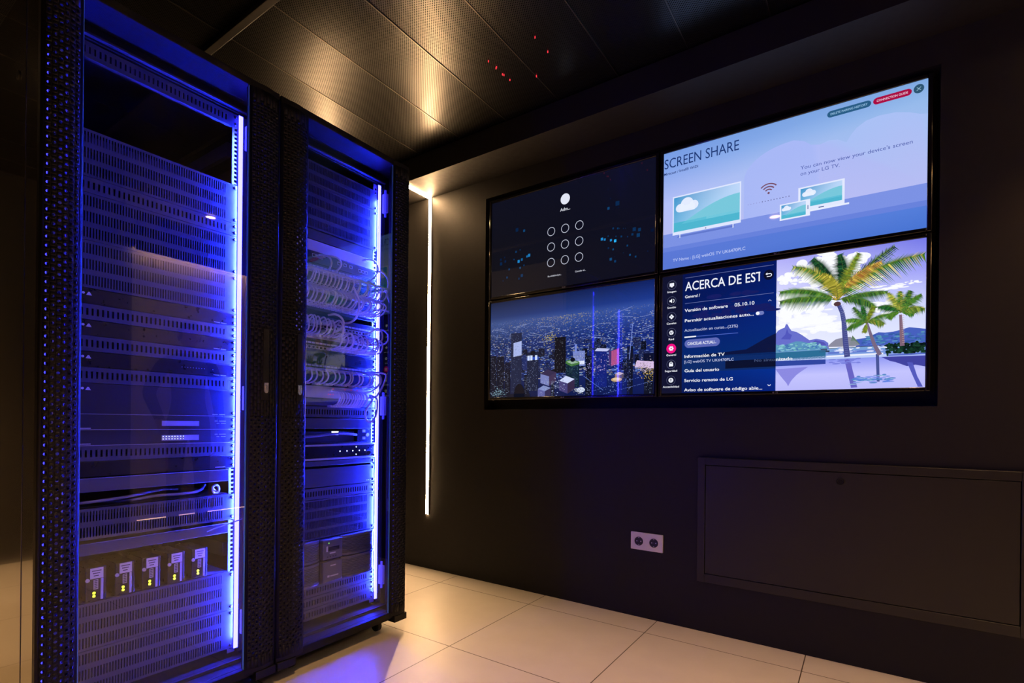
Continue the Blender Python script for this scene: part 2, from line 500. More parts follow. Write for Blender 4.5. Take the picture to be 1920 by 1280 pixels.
# ------------------------------------------------------------------ television pictures
class Pic:
    """flat picture of a screen, in millimetres from its lower left corner"""
    def __init__(s, w, h):
        s.w = w; s.h = h; s.v = []; s.f = []; s.c = []; s.layer = 0
    def lay(s): s.layer += 1
    def poly(s, pts, col, layer=None):
        L = s.layer if layer is None else layer
        o = len(s.v)
        pts = [(min(max(p[0], 0), s.w), min(max(p[1], 0), s.h)) for p in pts]
        s.v += [(p[0], p[1], L) for p in pts]
        s.f.append(tuple(range(o, o + len(pts))))
        if isinstance(col[0], (tuple, list)): s.c += [lin(col[min(i, len(col) - 1)]) for i in range(len(pts))]
        else: s.c += [lin(col)] * len(pts)
    def rect(s, a, b_, c, d, col): s.poly([(a, b_), (c, b_), (c, d), (a, d)], col)
    def vgrad(s, a, c, stops, right=None):
        for i in range(len(stops) - 1):
            y0, c0 = stops[i]; y1, c1 = stops[i + 1]
            r0 = right[i][1] if right else c0; r1 = right[i + 1][1] if right else c1
            s.poly([(a, y0), (c, y0), (c, y1), (a, y1)], [c0, r0, r1, c1])
    def ell(s, x, y, rx, ry, col, n=40, a0=0, a1=2 * pi):
        s.poly([(x + rx * cos(a0 + (a1 - a0) * k / n), y + ry * sin(a0 + (a1 - a0) * k / n)) for k in range(n)], col)
    def ring(s, x, y, r, w, col, a0=0, a1=2 * pi, n=40):
        for k in range(n):
            p, q = a0 + (a1 - a0) * k / n, a0 + (a1 - a0) * (k + 1) / n
            s.poly([(x + r * cos(p), y + r * sin(p)), (x + (r + w) * cos(p), y + (r + w) * sin(p)), (x + (r + w) * cos(q), y + (r + w) * sin(q)), (x + r * cos(q), y + r * sin(q))], col)
    def line(s, x0, y0, x1, y1, w, col, w1=None):
        w1 = w if w1 is None else w1
        d = Vector((x1 - x0, y1 - y0)); d.normalize(); n = Vector((-d.y, d.x))
        s.poly([(x0 - n.x * w / 2, y0 - n.y * w / 2), (x1 - n.x * w1 / 2, y1 - n.y * w1 / 2), (x1 + n.x * w1 / 2, y1 + n.y * w1 / 2), (x0 + n.x * w / 2, y0 + n.y * w / 2)], col)
    def pill(s, a, y, c, h, col):
        r = h / 2; n = 14
        s.poly([(c - r + r * cos(-pi / 2 + pi * k / n), y + r * sin(-pi / 2 + pi * k / n)) for k in range(n + 1)] +
               [(a + r + r * cos(pi / 2 + pi * k / n), y + r * sin(pi / 2 + pi * k / n)) for k in range(n + 1)], col)
    def text(s, body, x0, y0, x1, cap, col, bold=0.0, cut=None):
        cu = bpy.data.curves.new('t', 'FONT'); cu.body = body; cu.size = 1.0; cu.offset = bold; cu.resolution_u = 3
        o = bpy.data.objects.new('t', cu); COL.objects.link(o)
        dg = bpy.context.evaluated_depsgraph_get()
        me = bpy.data.meshes.new_from_object(o.evaluated_get(dg))
        xs = [v.co.x for v in me.vertices]
        k = (x1 - x0) / (max(xs) - min(xs)); mn = min(xs); ky = cap / 0.727
        cc = lin(col)
        off = len(s.v)
        for v in me.vertices:
            s.v.append((min(x0 + (v.co.x - mn) * k, cut or 1e9), max(0, min(s.h, y0 + v.co.y * ky)), s.layer)); s.c.append(cc)
        for p in me.polygons: s.f.append(tuple(i + off for i in p.vertices))
        bpy.data.objects.remove(o); bpy.data.curves.remove(cu); bpy.data.meshes.remove(me)
    def build(s, x0, z0, y, parent):
        me = bpy.data.meshes.new('screen')
        pl = world_loc(parent)
        me.from_pydata([(x0 + v[0] / 1000 - pl[0], y - v[2] * .00012 - pl[1], z0 + v[1] / 1000 - pl[2]) for v in s.v], [], s.f)
        at = me.color_attributes.new('pic', 'FLOAT_COLOR', 'POINT')
        flat = []
        for c in s.c: flat += [c[0], c[1], c[2], 1.0]
        at.data.foreach_set('color', flat)
        me.materials.append(M['screen'])
        me.update()
        o = bpy.data.objects.new('screen', me); COL.objects.link(o); o.parent = parent
        return o

SW, SH = 952, 535
def pic_login():
    p = Pic(SW, SH)
    p.vgrad(0, SW, [(0, (20, 19, 24)), (260, (14, 15, 25)), (535, (13, 15, 30))], [(0, (13, 14, 30)), (260, (12, 14, 30)), (535, (12, 14, 32))])
    p.lay()
    R = [(762, 362, 10, 40), (715, 348, 6, 75), (741, 244, 4, 60), (765, 239, 4, 60), (774, 237, 2, 50), (794, 233, 2, 50), (805, 231, 2, 40), (849, 218, 8, 50), (875, 211, 7, 55), (937, 196, 7, 15), (840, 195, 5, 55), (869, 186, 8, 60), (715, 211, 3, 60), (756, 202, 3, 60), (784, 196, 4, 60), (816, 189, 3, 50), (682, 203, 6, 170), (697, 198, 5, 150), (730, 188, 5, 170), (752, 181, 6, 230), (815, 146, 4, 70), (742, 141, 4, 80), (717, 152, 4, 40), (795, 115, 2, 40), (829, 99, 4, 90), (857, 86, 4, 70), (730, 95, 6, 90), (753, 81, 5, 65), (916, 101, 3, 25), (750, 104, 2, 30), (726, 394, 3, 25), (713, 440, 3, 15), (767, 340, 3, 18), (681, 336, 2, 18),
         (173, 352, 9, 32), (220, 338, 6, 80), (168, 232, 5, 60), (195, 238, 3, 60), (254, 198, 7, 150), (241, 194, 5, 130), (207, 183, 6, 110), (186, 176, 7, 160), (155, 192, 4, 55), (96, 191, 6, 30), (67, 182, 8, 35), (65, 206, 6, 25), (91, 214, 4, 25), (196, 139, 5, 80), (123, 143, 5, 60), (221, 149, 4, 60), (208, 95, 7, 60), (189, 81, 5, 45), (109, 99, 5, 60), (82, 84, 3, 45)]
    for (x, y, r, k) in R:
        col = (int(k * .18), int(k * .75) + 8, min(255, k + 35))
        p.rect(x - r, y - r * 1.1, x + r, y + r * 1.1, col)
    rg = random.Random(5)
    for i in range(60):
        x = rg.choice((rg.uniform(40, 300), rg.uniform(670, 930))); y = rg.uniform(60, 460); r = rg.uniform(.8, 2)
        p.rect(x - r, y - r, x + r, y + r, (12, 22, 42))
    p.lay()
    p.ell(473, 452, 27, 28, (226, 230, 245), 48)
    p.text('Adm...', 444, 392, 503, 17, (225, 228, 240), .01)
    for x in (391, 474, 556):
        for y in (299, 217.5, 136): p.ring(x, y, 20, 3.2, (186, 190, 208))
    p.text('Ha olvidado el pat...', 373, 60, 455, 9, (205, 208, 222), .012)
    p.text('Cancelar el...', 535, 61, 595, 9, (205, 208, 222), .012)
    return p

def pic_city():
    p = Pic(SW, SH); rg = random.Random(11)
    p.vgrad(0, SW, [(0, (16, 26, 58)), (300, (24, 42, 92)), (415, (60, 82, 138)), (450, (40, 58, 108)), (535, (22, 34, 64))],
            [(0, (14, 26, 84)), (300, (22, 42, 124)), (415, (52, 82, 166)), (450, (28, 56, 140)), (535, (14, 32, 96))])  # bluer right side: the racks' blue reflection put into the picture
    p.lay()
    cols = [(215, 226, 255), (160, 185, 255), (100, 130, 230), (170, 190, 255), (120, 150, 240), (70, 100, 210), (205, 195, 160), (80, 130, 190)]
    for i in range(4600):                                   # street and house lights towards the horizon
        d = rg.random() ** 1.35
        y = 422 - d * 330 + rg.uniform(-4, 4); x = rg.uniform(0, SW)
        s_ = 1.0 + d * 2.9
        k = rg.uniform(.4, 1) * (1 if d > .08 else .8)
        c = rg.choice(cols)
        w = s_ * rg.uniform(.8, 2.6)
        p.rect(x - w, y - s_ * .5, x + w, y + s_ * .5, [(int(v * k)) for v in c])
    for i in range(26):                                     # lit avenues
        y = rg.uniform(250, 415); x = rg.uniform(0, SW); L = rg.uniform(30, 130); sl = rg.uniform(-.25, .3)
        n = int(L / 5)
        for j in range(n):
            p.rect(x + j * 5, y + j * 5 * sl, x + j * 5 + 2.6, y + j * 5 * sl + 1.6, (190, 205, 250))
    for i in range(220):
        x = rg.gauss(460, 110); y = 418 - abs(rg.gauss(0, 22)); p.rect(x, y, x + rg.uniform(2, 6), y + 1.6, (170, 160, 120))
    for i in range(60):
        x = rg.gauss(390, 26); y = rg.gauss(305, 14); p.rect(x, y, x + 6, y + 3, (165, 150, 70))
    p.lay()
    def tower(a, b0, c, d, base, win, n=120, wcol=None, sz=2.4):
        p.rect(a, b0, c, d, base)
        p.lay()
        for i in range(n):
            gx = a + 4 + rg.randrange(max(1, int((c - a - 8) / 6))) * 6; gy = b0 + 4 + rg.randrange(max(1, int((d - b0 - 8) / 7))) * 7
            k = rg.uniform(.3, 1)
            p.rect(gx, gy, gx + sz * 1.3, gy + sz, [int(v * k) for v in (wcol or win)])
    # mid-distance blocks
    for i in range(70):
        a = rg.uniform(0, SW - 40); d = rg.uniform(120, 290); w = rg.uniform(14, 44); h = rg.uniform(18, 60)
        p.rect(a, d - h, a + w, d, rg.choice([(14, 18, 40), (20, 28, 62), (26, 34, 78), (10, 14, 30), (30, 44, 100)]))
        p.lay() if i % 14 == 0 else None
        for j in range(int(w * h / 40)):
            gx = rg.uniform(a, a + w - 3); gy = rg.uniform(d - h, d - 2); k = rg.uniform(.2, 1)
            p.rect(gx, gy, gx + 2.6, gy + 1.7, [int(v * k) for v in rg.choice(cols)])
    p.lay()
    for (a, c, d) in ((0, 44, 235), (46, 96, 228), (100, 140, 150), (232, 262, 120), (600, 640, 200), (820, 850, 230), (905, 950, 190), (400, 420, 140)):
        tower(a, 0, c, d, (15, 19, 36), (170, 190, 240), 60)
    tower(420, 120, 486, 306, (12, 14, 26), (120, 130, 150), 70)
    tower(143, 20, 214, 352, (28, 36, 66), (120, 140, 190), 150)
    p.poly([(159, 222), (213, 228), (213, 306), (159, 298)], (176, 190, 240)); p.lay()
    for k in range(12): p.line(159, 228 + k * 6, 213, 233 + k * 6, 1.0, (120, 138, 205))
    tower(250, 30, 322, 240, (24, 32, 60), (160, 180, 235), 130)
    p.rect(249, 198, 322, 214, (40, 80, 190)); p.lay()
    for k in (252, 270, 300): p.rect(k, 196, k + 14, 222, (205, 220, 255))
    p.ell(286, 236, 16, 12, (12, 16, 30))
    tower(529, 150, 596, 226, (120, 135, 200), (235, 240, 255), 90)
    p.rect(529, 158, 594, 176, (225, 232, 255)); p.rect(540, 220, 550, 262, (120, 140, 220))
    tower(655, 40, 716, 222, (20, 34, 120), (80, 110, 230), 100)
    p.poly([(650, 220), (716, 214), (732, 226), (664, 234)], (190, 195, 240))
    p.poly([(726, 147), (740, 140), (740, 214), (726, 219)], (70, 50, 110)); p.poly([(740, 140), (780, 150), (780, 226), (740, 214)], (150, 60, 120)); p.lay()
    for k in range(7): p.line(742 + k * 5.5, 146, 742 + k * 5.5, 214 + k, 1.6, (225, 120, 160))
    # green topped tower in front
    tower(489, 44, 566, 168, (16, 34, 52), (110, 160, 170), 110)
    p.poly([(486, 168), (520, 150), (568, 160), (566, 172), (526, 186), (490, 182)], (70, 120, 60)); p.poly([(492, 176), (522, 162), (562, 168), (528, 184)], (165, 190, 175)); p.lay()
    p.ell(528, 184, 14, 11, (14, 18, 26))
    # white roofed houses
    def house(x, y, w, h, dx, top, side, side2):
        p.poly([(x, y), (x + w * .55, y - h * .35), (x + w * .55, y - h * 1.5), (x, y - h * 1.1)], side)
        p.poly([(x + w * .55, y - h * .35), (x + w, y + h * .1), (x + w, y - h), (x + w * .55, y - h * 1.5)], side2)
        p.poly([(x, y), (x + w * .55, y - h * .35), (x + w, y + h * .1), (x + w * .45, y + h * .5)], top)
        for k in range(10):
            gx = x + rg.uniform(2, w * .5); gy = y - h * rg.uniform(.4, 1.2); p.rect(gx, gy, gx + 3, gy + 2, (200, 205, 240), )
    house(336, 120, 96, 44, 0, (52, 44, 78), (120, 130, 190), (64, 50, 84)); p.lay()
    house(450, 80, 90, 46, 0, (205, 215, 250), (70, 64, 120), (52, 40, 70)); p.lay()
    house(320, 40, 80, 36, 0, (130, 145, 200), (92, 96, 160), (48, 44, 84)); p.lay()
    house(760, 100, 44, 20, 0, (200, 180, 170), (150, 120, 100), (90, 80, 90)); p.lay()
    for (cx, cy, r, n, c) in ((572, 28, 24, 90, (225, 235, 255)), (905, 132, 46, 150, (235, 215, 235)), (60, 22, 46, 110, (150, 190, 210)), (420, 60, 60, 90, (190, 205, 255)), (690, 150, 80, 100, (200, 180, 255)), (760, 60, 70, 60, (120, 150, 220))):
        for i in range(n):
            x = rg.gauss(cx, r * .55); y = rg.gauss(cy, r * .34); s_ = rg.uniform(1, 3.4); k = rg.uniform(.4, 1)
            p.rect(x - s_, y - s_ * .6, x + s_, y + s_ * .6, [int(v * k) for v in c])
    p.ell(576, 28, 22, 13, (215, 226, 255), 24)
    for i in range(70):
        x = rg.gauss(922, 18); y = rg.gauss(94, 16); p.rect(x, y, x + 3, y + 3, (190, 160, 80))
    p.poly([(860, 128), (952, 118), (952, 150), (870, 160)], (215, 190, 230)); p.rect(902, 158, 952, 190, (10, 16, 44))
    p.lay()
    p.ell(768, 73, 28, 11, (190, 160, 110), 24); p.lay(); p.ell(768, 75, 20, 7, (225, 200, 150), 24)
    for (x0, y0, x1, y1) in ((640, 20, 952, 96), (700, 4, 952, 60), (590, 96, 700, 20)):
        for k in range(34):
            f = k / 34 + rg.uniform(-.01, .01); p.rect(x0 + (x1 - x0) * f, y0 + (y1 - y0) * f, x0 + (x1 - x0) * f + 3, y0 + (y1 - y0) * f + 2, (110, 140, 235))
    p.line(847, 335, 833, 170, 2.6, (130, 150, 225)); p.lay()
    p.ell(201, 8, 36, 64, (14, 15, 28), 30); p.rect(140, 0, 270, 18, (18, 22, 40))
    return p

def cloud_icon(p, x, y, s, col):
    p.ell(x - .30 * s, y + .02 * s, .20 * s, .19 * s, col, 20); p.ell(x, y + .16 * s, .28 * s, .28 * s, col, 24); p.ell(x + .30 * s, y + .05 * s, .2 * s, .2 * s, col, 20)
    p.rect(x - .34 * s, y - .17 * s, x + .34 * s, y + .1 * s, col)

def mini_scene(p, a, b0, c, d, cs):
    """sea, hill and cloud drawn on the little screens"""
    w, h = c - a, d - b0
    p.poly([(a, b0), (c, b0), (c, d), (a, d)], [(120, 190, 230), (190, 215, 245), (190, 215, 250), (60, 150, 205)])
    p.lay()
    p.poly([(a + w * .12, b0 + h * .2)] + [(a + w * (.12 + .88 * k / 12), b0 + h * (.2 + .54 * sin(k / 12 * pi / 2))) for k in range(1, 13)] + [(c, b0 + h * .2)], (120, 200, 220))
    p.rect(a, b0, c, b0 + h * .27, (78, 182, 208)); p.lay()
    cloud_icon(p, a + w * .21, b0 + h * .66, cs, (228, 236, 255))

def pic_share():
    p = Pic(SW, SH)
    p.vgrad(0, SW, [(0, (70, 110, 205)), (160, (185, 190, 245)), (300, (180, 192, 248)), (460, (132, 165, 235)), (535, (118, 156, 228))],
            [(0, (62, 108, 205)), (160, (180, 188, 240)), (300, (168, 192, 242)), (460, (150, 186, 235)), (535, (128, 170, 225))])
    p.lay()
    # pale hills of cloud
    p.poly([(344, 160), (344, 324)] + [(530 - 186 * cos(k / 20 * pi * .5), 324 + 116 * sin(k / 20 * pi * .5)) for k in range(1, 21)] + [(567, 425), (590, 404), (620, 396), (620, 160)], [(168, 184, 246)] * 24 + [(176, 188, 247)])
    p.poly([(620, 160), (620, 396), (650, 404), (680, 398), (708, 379), (722, 402), (740, 424), (770, 442), (810, 448), (860, 444), (899, 431), (930, 415), (952, 409), (952, 160)], [(184, 189, 245), (172, 186, 245)] + [(170, 192, 245)] * 10 + [(166, 194, 243), (182, 189, 243)])
    p.lay()
    p.rect(0, 100, SW, 161, (124, 146, 228)); p.rect(0, 80, SW, 100, (104, 130, 220)); p.poly([(0, 0), (SW, 0), (SW, 80), (0, 80)], [(88, 118, 212), (72, 116, 210), (84, 126, 218), (92, 120, 214)])
    p.lay()
    navy = (26, 52, 112)
    p.text('SCREEN SHARE', 3, 463, 323, 46, navy, .0)
    p.text('Miracast / Intel\u00ae WiDi', 1, 434, 154, 12, (32, 54, 120), .01)
    # big television
    p.poly([(70, 145), (310, 145), (300, 137), (62, 137)], (98, 120, 205)); p.lay()
    p.rect(74, 134, 78, 152, (226, 232, 255)); p.rect(300, 134, 304, 152, (226, 232, 255))
    p.rect(43, 150, 333, 326, (222, 230, 255)); p.lay()
    mini_scene(p, 48, 164, 328, 320, 100)
    p.ell(189, 156, 2.4, 2.4, (60, 70, 110), 12)
    # wifi mark and dotted line
    wc = (120, 78, 100)
    p.ell(439, 249, 4.5, 4.5, wc, 16)
    for r in (13, 24, 36): p.ring(439, 249, r, 5.0, wc, radians(42), radians(138), 16)
    for k in range(15):
        f = k / 14; x = 361 + (514 - 361) * f
        p.ell(x, 218, 2.0, 2.0, (86, 84, 132) if k >= 5 else (150, 156, 216), 10)
    # laptop and tablet
    p.poly([(547, 146), (704, 146), (704, 242), (547, 242)], (226, 233, 255))
    p.poly([(540, 139), (719, 139), (719, 146), (540, 146)], (232, 238, 255)); p.lay()
    mini_scene(p, 555, 160, 696, 236, 48)
    p.rect(618, 147, 636, 151, (70, 90, 150))
    p.pill(481, 157, 589, 66, (230, 236, 255)) if False else p.rect(481, 124, 589, 190, (230, 236, 255)); p.lay()
    mini_scene(p, 487, 130, 574, 185, 34)
    p.rect(580, 150, 583, 166, (90, 105, 160))
    p.text("You can now view your device's screen", 554, 314, 910, 15, (72, 88, 168))
    p.text('on your LG TV.', 554, 290, 687, 15, (72, 88, 168))
    p.text('TV Name : [LG] webOS TV UK6470PLC', 46, 30, 352, 14, (196, 208, 250))
    p.pill(644, 503, 785, 25, (40, 92, 132)); p.pill(791, 504, 906, 25, (168, 10, 66)); p.ell(926, 506, 15, 16, (44, 84, 112)); p.lay()
    p.text('DELETE PAIRING HISTORY', 655, 499, 774, 8.5, (150, 196, 232), .012)
    p.text('CONNECTION GUIDE', 802, 500, 895, 8.5, (240, 200, 226), .012)
    p.line(920, 500, 932, 512, 1.8, (150, 190, 215)); p.line(920, 512, 932, 500, 1.8, (150, 190, 215))
    return p

def frond(p, base, tip, sag, wid, c1, c2, rg, n=46):
    bx, by = base; tx, ty = tip
    d = Vector((tx - bx, ty - by)); L = d.length; nrm = Vector((-d.y, d.x)).normalized()
    if nrm.y < 0: nrm = -nrm
    mx, my = (bx + tx) / 2 + nrm.x * sag, (by + ty) / 2 + nrm.y * sag
    P = lambda t: Vector(((1 - t) ** 2 * bx + 2 * t * (1 - t) * mx + t * t * tx, (1 - t) ** 2 * by + 2 * t * (1 - t) * my + t * t * ty))
    for k in range(n):
        t = .10 + .90 * k / n
        q = P(t); q2 = P(min(1, t + .05)); tg = (q2 - q)
        tg = tg.normalized() if tg.length > 1e-6 else d.normalized()
        nn = Vector((-tg.y, tg.x))
        for s_ in (-1, 1):
            w = wid * (sin(min(1, t * 1.05) * pi * .92) ** .6 * .9 + .12) * rg.uniform(.7, 1.15)
            dr = (nn * s_ * .8 + tg * .55 + Vector((0, -.45)))
            e = q + dr * w
            f = rg.random(); k2 = rg.uniform(.65, 1.1)
            c = [min(255, int((c1[i] * (1 - f) + c2[i] * f) * k2)) for i in range(3)]
            h = tg * (1.2 + wid * .035)
            p.poly([tuple(q - h), tuple(q + h), tuple(e)], c)
    prev = P(0)
    for k in range(1, 13):
        q = P(k / 12); p.line(prev.x, prev.y, q.x, q.y, 3.0 * (1 - k / 14) * wid / 30 + .6, (90, 104, 48)); prev = q

def pic_settings():
    p = Pic(SW, SH); rg = random.Random(21)
    X0 = 472
    # the holiday picture
    p.vgrad(X0, SW, [(160, (240, 243, 255)), (300, (230, 233, 255)), (430, (212, 212, 255)), (535, (180, 178, 250))],
            [(160, (226, 232, 255)), (300, (208, 214, 255)), (430, (158, 160, 248)), (535, (116, 120, 232))])
    p.lay()
    for (x, y, w, h, n) in ((505, 455, 44, 26, 24), (560, 440, 50, 14, 12), (520, 310, 60, 44, 40), (600, 320, 60, 22, 24), (720, 480, 60, 50, 36), (850, 372, 70, 11, 22), (915, 382, 30, 8, 12), (640, 240, 90, 24, 22), (660, 470, 110, 60, 60), (560, 380, 90, 30, 40), (840, 300, 90, 30, 30), (600, 270, 120, 30, 40), (780, 415, 50, 16, 14), (690, 400, 60, 50, 26)):
        for i in range(n):
            p.ell(x + rg.gauss(0, w * .42), y + rg.gauss(0, h * .4), rg.uniform(.12, .3) * w, rg.uniform(.16, .36) * h, (248, 249, 255), 14)
    p.lay()
    p.poly([(745, 160), (745, 188), (779, 192), (800, 202), (815, 209), (835, 206), (859, 207), (880, 212), (906, 219), (930, 214), (952, 209), (952, 160)], (70, 96, 190)); p.lay()
    for i in range(90): p.ell(rg.uniform(770, 945), rg.uniform(164, 200), rg.uniform(4, 10), rg.uniform(2, 4), rg.choice([(60, 110, 170), (84, 120, 205), (50, 90, 160), (90, 150, 180)]), 9)
    p.poly([(X0, 158), (X0, 235), (480, 246), (491, 252), (503, 256), (508, 270), (514, 268), (520, 254), (528, 241), (547, 234), (566, 220), (582, 206), (591, 198), (615, 201), (641, 194), (655, 182), (658, 158)], (104, 112, 205)); p.lay()
    p.poly([(490, 210), (506, 228), (512, 252), (518, 232), (530, 224), (524, 206)], (82, 88, 190)); p.poly([(590, 180), (612, 196), (640, 186), (650, 174)], (84, 84, 180)); p.lay()
    p.poly([(X0, 158), (X0, 190), (500, 182), (520, 190), (545, 197), (563, 195), (600, 182), (650, 170), (655, 158)], (92, 150, 190)); p.lay()
    for i in range(80): p.ell(rg.uniform(478, 645), rg.uniform(160, 186), rg.uniform(3, 9), rg.uniform(1.5, 4), rg.choice([(120, 190, 190), (80, 140, 190), (140, 200, 215), (70, 120, 180)]), 9)
    p.lay()
    p.vgrad(X0, SW, [(0, (186, 186, 250)), (60, (196, 196, 255)), (110, (150, 158, 246)), (128, (120, 150, 225)), (158, (120, 165, 215))])
    p.lay()
    p.poly([(X0, 128), (650, 132), (952, 122), (952, 116), (640, 118), (X0, 122)], (190, 206, 250)); p.rect(X0, 100, 647, 124, (48, 70, 160)); p.rect(X0, 124, 647, 156, (44, 110, 150)); p.rect(625, 146, 660, 152, (44, 60, 84)); p.rect(630, 150, 652, 160, (70, 84, 120))
    p.lay()
    for i in range(30): p.ell(rg.uniform(660, 850), rg.uniform(140, 160), rg.uniform(6, 14), rg.uniform(2, 4), rg.choice([(210, 220, 255), (235, 238, 255), (120, 150, 220)]), 10)
    p.rect(655, 138, 830, 146, (96, 120, 205)); p.rect(650, 126, 830, 132, (236, 240, 255))
    p.poly([(652, 166), (664, 180), (679, 193), (700, 198), (728, 199), (742, 184), (758, 166), (735, 162), (690, 164)], (140, 140, 160)); p.poly([(724, 168), (734, 204), (758, 168)], (96, 124, 96)); p.lay()
    # mirrored mountain and trunks in the water
    p.poly([(X0, 88), (490, 60), (503, 42), (512, 30), (518, 17), (527, 36), (534, 46), (548, 62), (560, 72), (588, 92)], (140, 138, 226))
    p.poly([(708, 116), (727, 116), (736, 70), (751, 6), (731, 4), (720, 60)], (104, 100, 196)); p.poly([(807, 128), (817, 128), (820, 25), (811, 25)], (72, 84, 150)); p.poly([(900, 92), (916, 92), (930, 40), (946, 2), (932, 2), (918, 40)], (84, 90, 190))
    p.poly([(824, 116), (954, 113), (954, 74), (925, 82), (900, 78), (868, 94), (850, 100)], (64, 66, 160)); p.lay()
    for i in range(60): p.ell(rg.uniform(730, 860), rg.gauss(34, 8), rg.uniform(6, 16), rg.uniform(1.2, 3), rg.choice([(96, 130, 225), (130, 150, 235), (80, 130, 200), (150, 190, 220)]), 10)
    for i in range(30): p.ell(rg.uniform(660, 760), rg.uniform(98, 116), rg.uniform(6, 14), rg.uniform(1.2, 3), (120, 128, 220), 10)
    p.lay()
    # bush bed on the right
    p.rect(845, 118, 952, 124, (90, 110, 200))
    for i in range(170): p.ell(rg.uniform(838, 950), rg.uniform(124, 160) + rg.uniform(-2, 6), rg.uniform(3, 9), rg.uniform(2, 7), rg.choice([(10, 30, 24), (18, 48, 34), (8, 20, 22), (30, 70, 50)]), 9)
    p.lay()
    # trunks
    def trunk(pl, w0, w1, c):
        for k in range(len(pl) - 1):
            f = k / (len(pl) - 1); f2 = (k + 1) / (len(pl) - 1)
            p.line(*pl[k], *pl[k + 1], w0 + (w1 - w0) * f, c, w0 + (w1 - w0) * f2)
    trunk([(687, 330), (700, 295), (706, 260), (709, 215), (713, 170), (718, 123)], 13, 19, (70, 76, 140))
    trunk([(779, 248), (789, 210), (802, 165), (820, 124)], 7, 14, (120, 104, 130)); trunk([(880, 267), (883, 210), (886, 153)], 8, 14, (128, 100, 120)); p.lay()
    for k in range(26):
        f = k / 26; y = 322 - f * 198; x = 697 + 17 * f + 4 * sin(f * 3); p.line(x - 5, y, x + 8, y + 2, 1.3, (112, 120, 186))
    for k in range(14):
        f = k / 14; p.line(882 + 4 * f, 262 - f * 106, 890 + 4 * f, 264 - f * 106, 1.3, (200, 170, 170))
    p.lay()
    G1, G2 = (40, 112, 40), (120, 160, 56); Y1, Y2 = (150, 150, 40), (214, 196, 80); D1, D2 = (16, 52, 36), (40, 96, 52)
    crown = (684, 345)
    for (tip, sag, w, c1, c2) in (((862, 522), 30, 40, D1, G2), ((842, 356), 16, 30, D2, G2), ((600, 520), 30, 50, D1, D2), ((690, 522), -30, 46, D1, D2)):
        frond(p, crown, tip, sag, w, c1, c2, rg)
    p.lay()
    for (tip, sag, w, c1, c2) in (((485, 362), 26, 40, D2, G2), ((484, 402), 40, 40, G1, G2), ((530, 498), 70, 44, G1, Y2), ((752, 516), 10, 36, G2, Y1), ((950, 476), 70, 56, G1, Y2), ((806, 300), 40, 30, D2, G2)):
        frond(p, crown, tip, sag, w, c1, c2, rg)
    p.lay()
    frond(p, crown, (630, 455), 40, 34, Y1, Y2, rg); frond(p, (700, 380), (822, 470), 26, 30, (200, 130, 60), Y2, rg); p.ell(684, 330, 12, 9, (84, 56, 60), 12)
    for i in range(6): p.line(680, 345, 655 + i * 12, 372, 3.5, (190, 160, 60), 1)
    c2_ = (778, 246)
    for (tip, sag, w, a_, b_) in (((712, 264), 16, 20, G1, G2), ((716, 226), 24, 20, G1, G2), ((736, 312), 4, 20, D2, G2), ((764, 312), 0, 20, D2, G1), ((832, 236), 24, 22, G1, Y2), ((866, 268), 26, 22, G1, G2), ((800, 310), 4, 20, G2, Y1), ((770, 212), 0, 14, Y1, G2)):
        frond(p, c2_, tip, sag, w, a_, b_, rg, 26)
    c3_ = (880, 274)
    for (tip, sag, w, a_, b_) in (((812, 302), 26, 24, D2, G1), ((842, 258), 20, 20, G1, G2), ((842, 352), 10, 24, G2, Y2), ((878, 354), 0, 24, G1, Y2), ((908, 352), 0, 26, D2, G2), ((940, 334), 16, 26, G1, G2), ((950, 280), 24, 24, G1, Y2), ((920, 268), 14, 20, G1, G2)):
        frond(p, c3_, tip, sag, w, a_, b_, rg, 28)
    p.lay()
    # settings menu over the left half
    p.vgrad(0, X0, [(0, (4, 16, 66)), (110, (2, 28, 96)), (160, (2, 36, 106)), (300, (4, 26, 92)), (535, (4, 16, 72))], [(0, (4, 34, 124)), (110, (2, 48, 150)), (160, (2, 44, 118)), (300, (4, 36, 122)), (535, (2, 22, 94))])
    p.lay()
    for i in range(26): p.ell(rg.uniform(150, 460), rg.uniform(330, 420), rg.uniform(14, 40), rg.uniform(4, 12), (20, 28, 98), 14)
    p.lay()
    p.poly([(93, 160), (93, 150), (200, 170), (290, 172), (360, 178), (400, 200), (440, 222), (472, 236), (472, 150)], (10, 20, 62)); p.poly([(93, 92), (93, 160), (472, 160), (472, 92)], (10, 42, 104)); p.lay()
    p.rect(0, 0, 92, SH, (16, 18, 46)); p.rect(277, 100, 472, 133, (8, 16, 44)); p.lay()
    Wt = (238, 240, 252); Gy = (190, 198, 235)
    p.text('ACERCA DE EST', 103, 459, 420, 41, Wt, .008, cut=411)
    p.line(103, 517, 461, 518.5, 1.6, (110, 122, 180)); p.line(103, 402, 462, 403, 1.6, (110, 122, 180))
    p.text('General /', 103, 426, 168, 13, Wt, .012)
    p.text('Versi\u00f3n de software', 102, 364, 285, 14, Wt, .014); p.text('05.10.10', 312, 364, 390, 15, Wt, .014)
    p.text('Permitir actualizaciones auto...', 103, 318, 388, 14, Wt, .014)
    p.pill(395, 325, 427, 16, (110, 122, 190)); p.lay(); p.ell(403, 325, 7, 7, (245, 246, 255), 18)
    p.text('Actualizaci\u00f3n en curso...(23%)', 102, 275, 326, 13, Gy, .004)
    p.rect(102, 249, 327, 252, (70, 96, 190)); p.lay(); p.rect(102, 247.5, 153, 253.5, Wt)
    p.pill(103, 220, 254, 37, (92, 104, 182)); p.lay(); p.text('CANCELAR ACTUALI...', 116, 214, 239, 13, Wt, .016)
    p.text('Informaci\u00f3n de TV', 103, 157, 274, 14, Wt, .016); p.text('[LG] webOS TV UK6470PLC', 103, 134, 311, 12, Gy, .004)
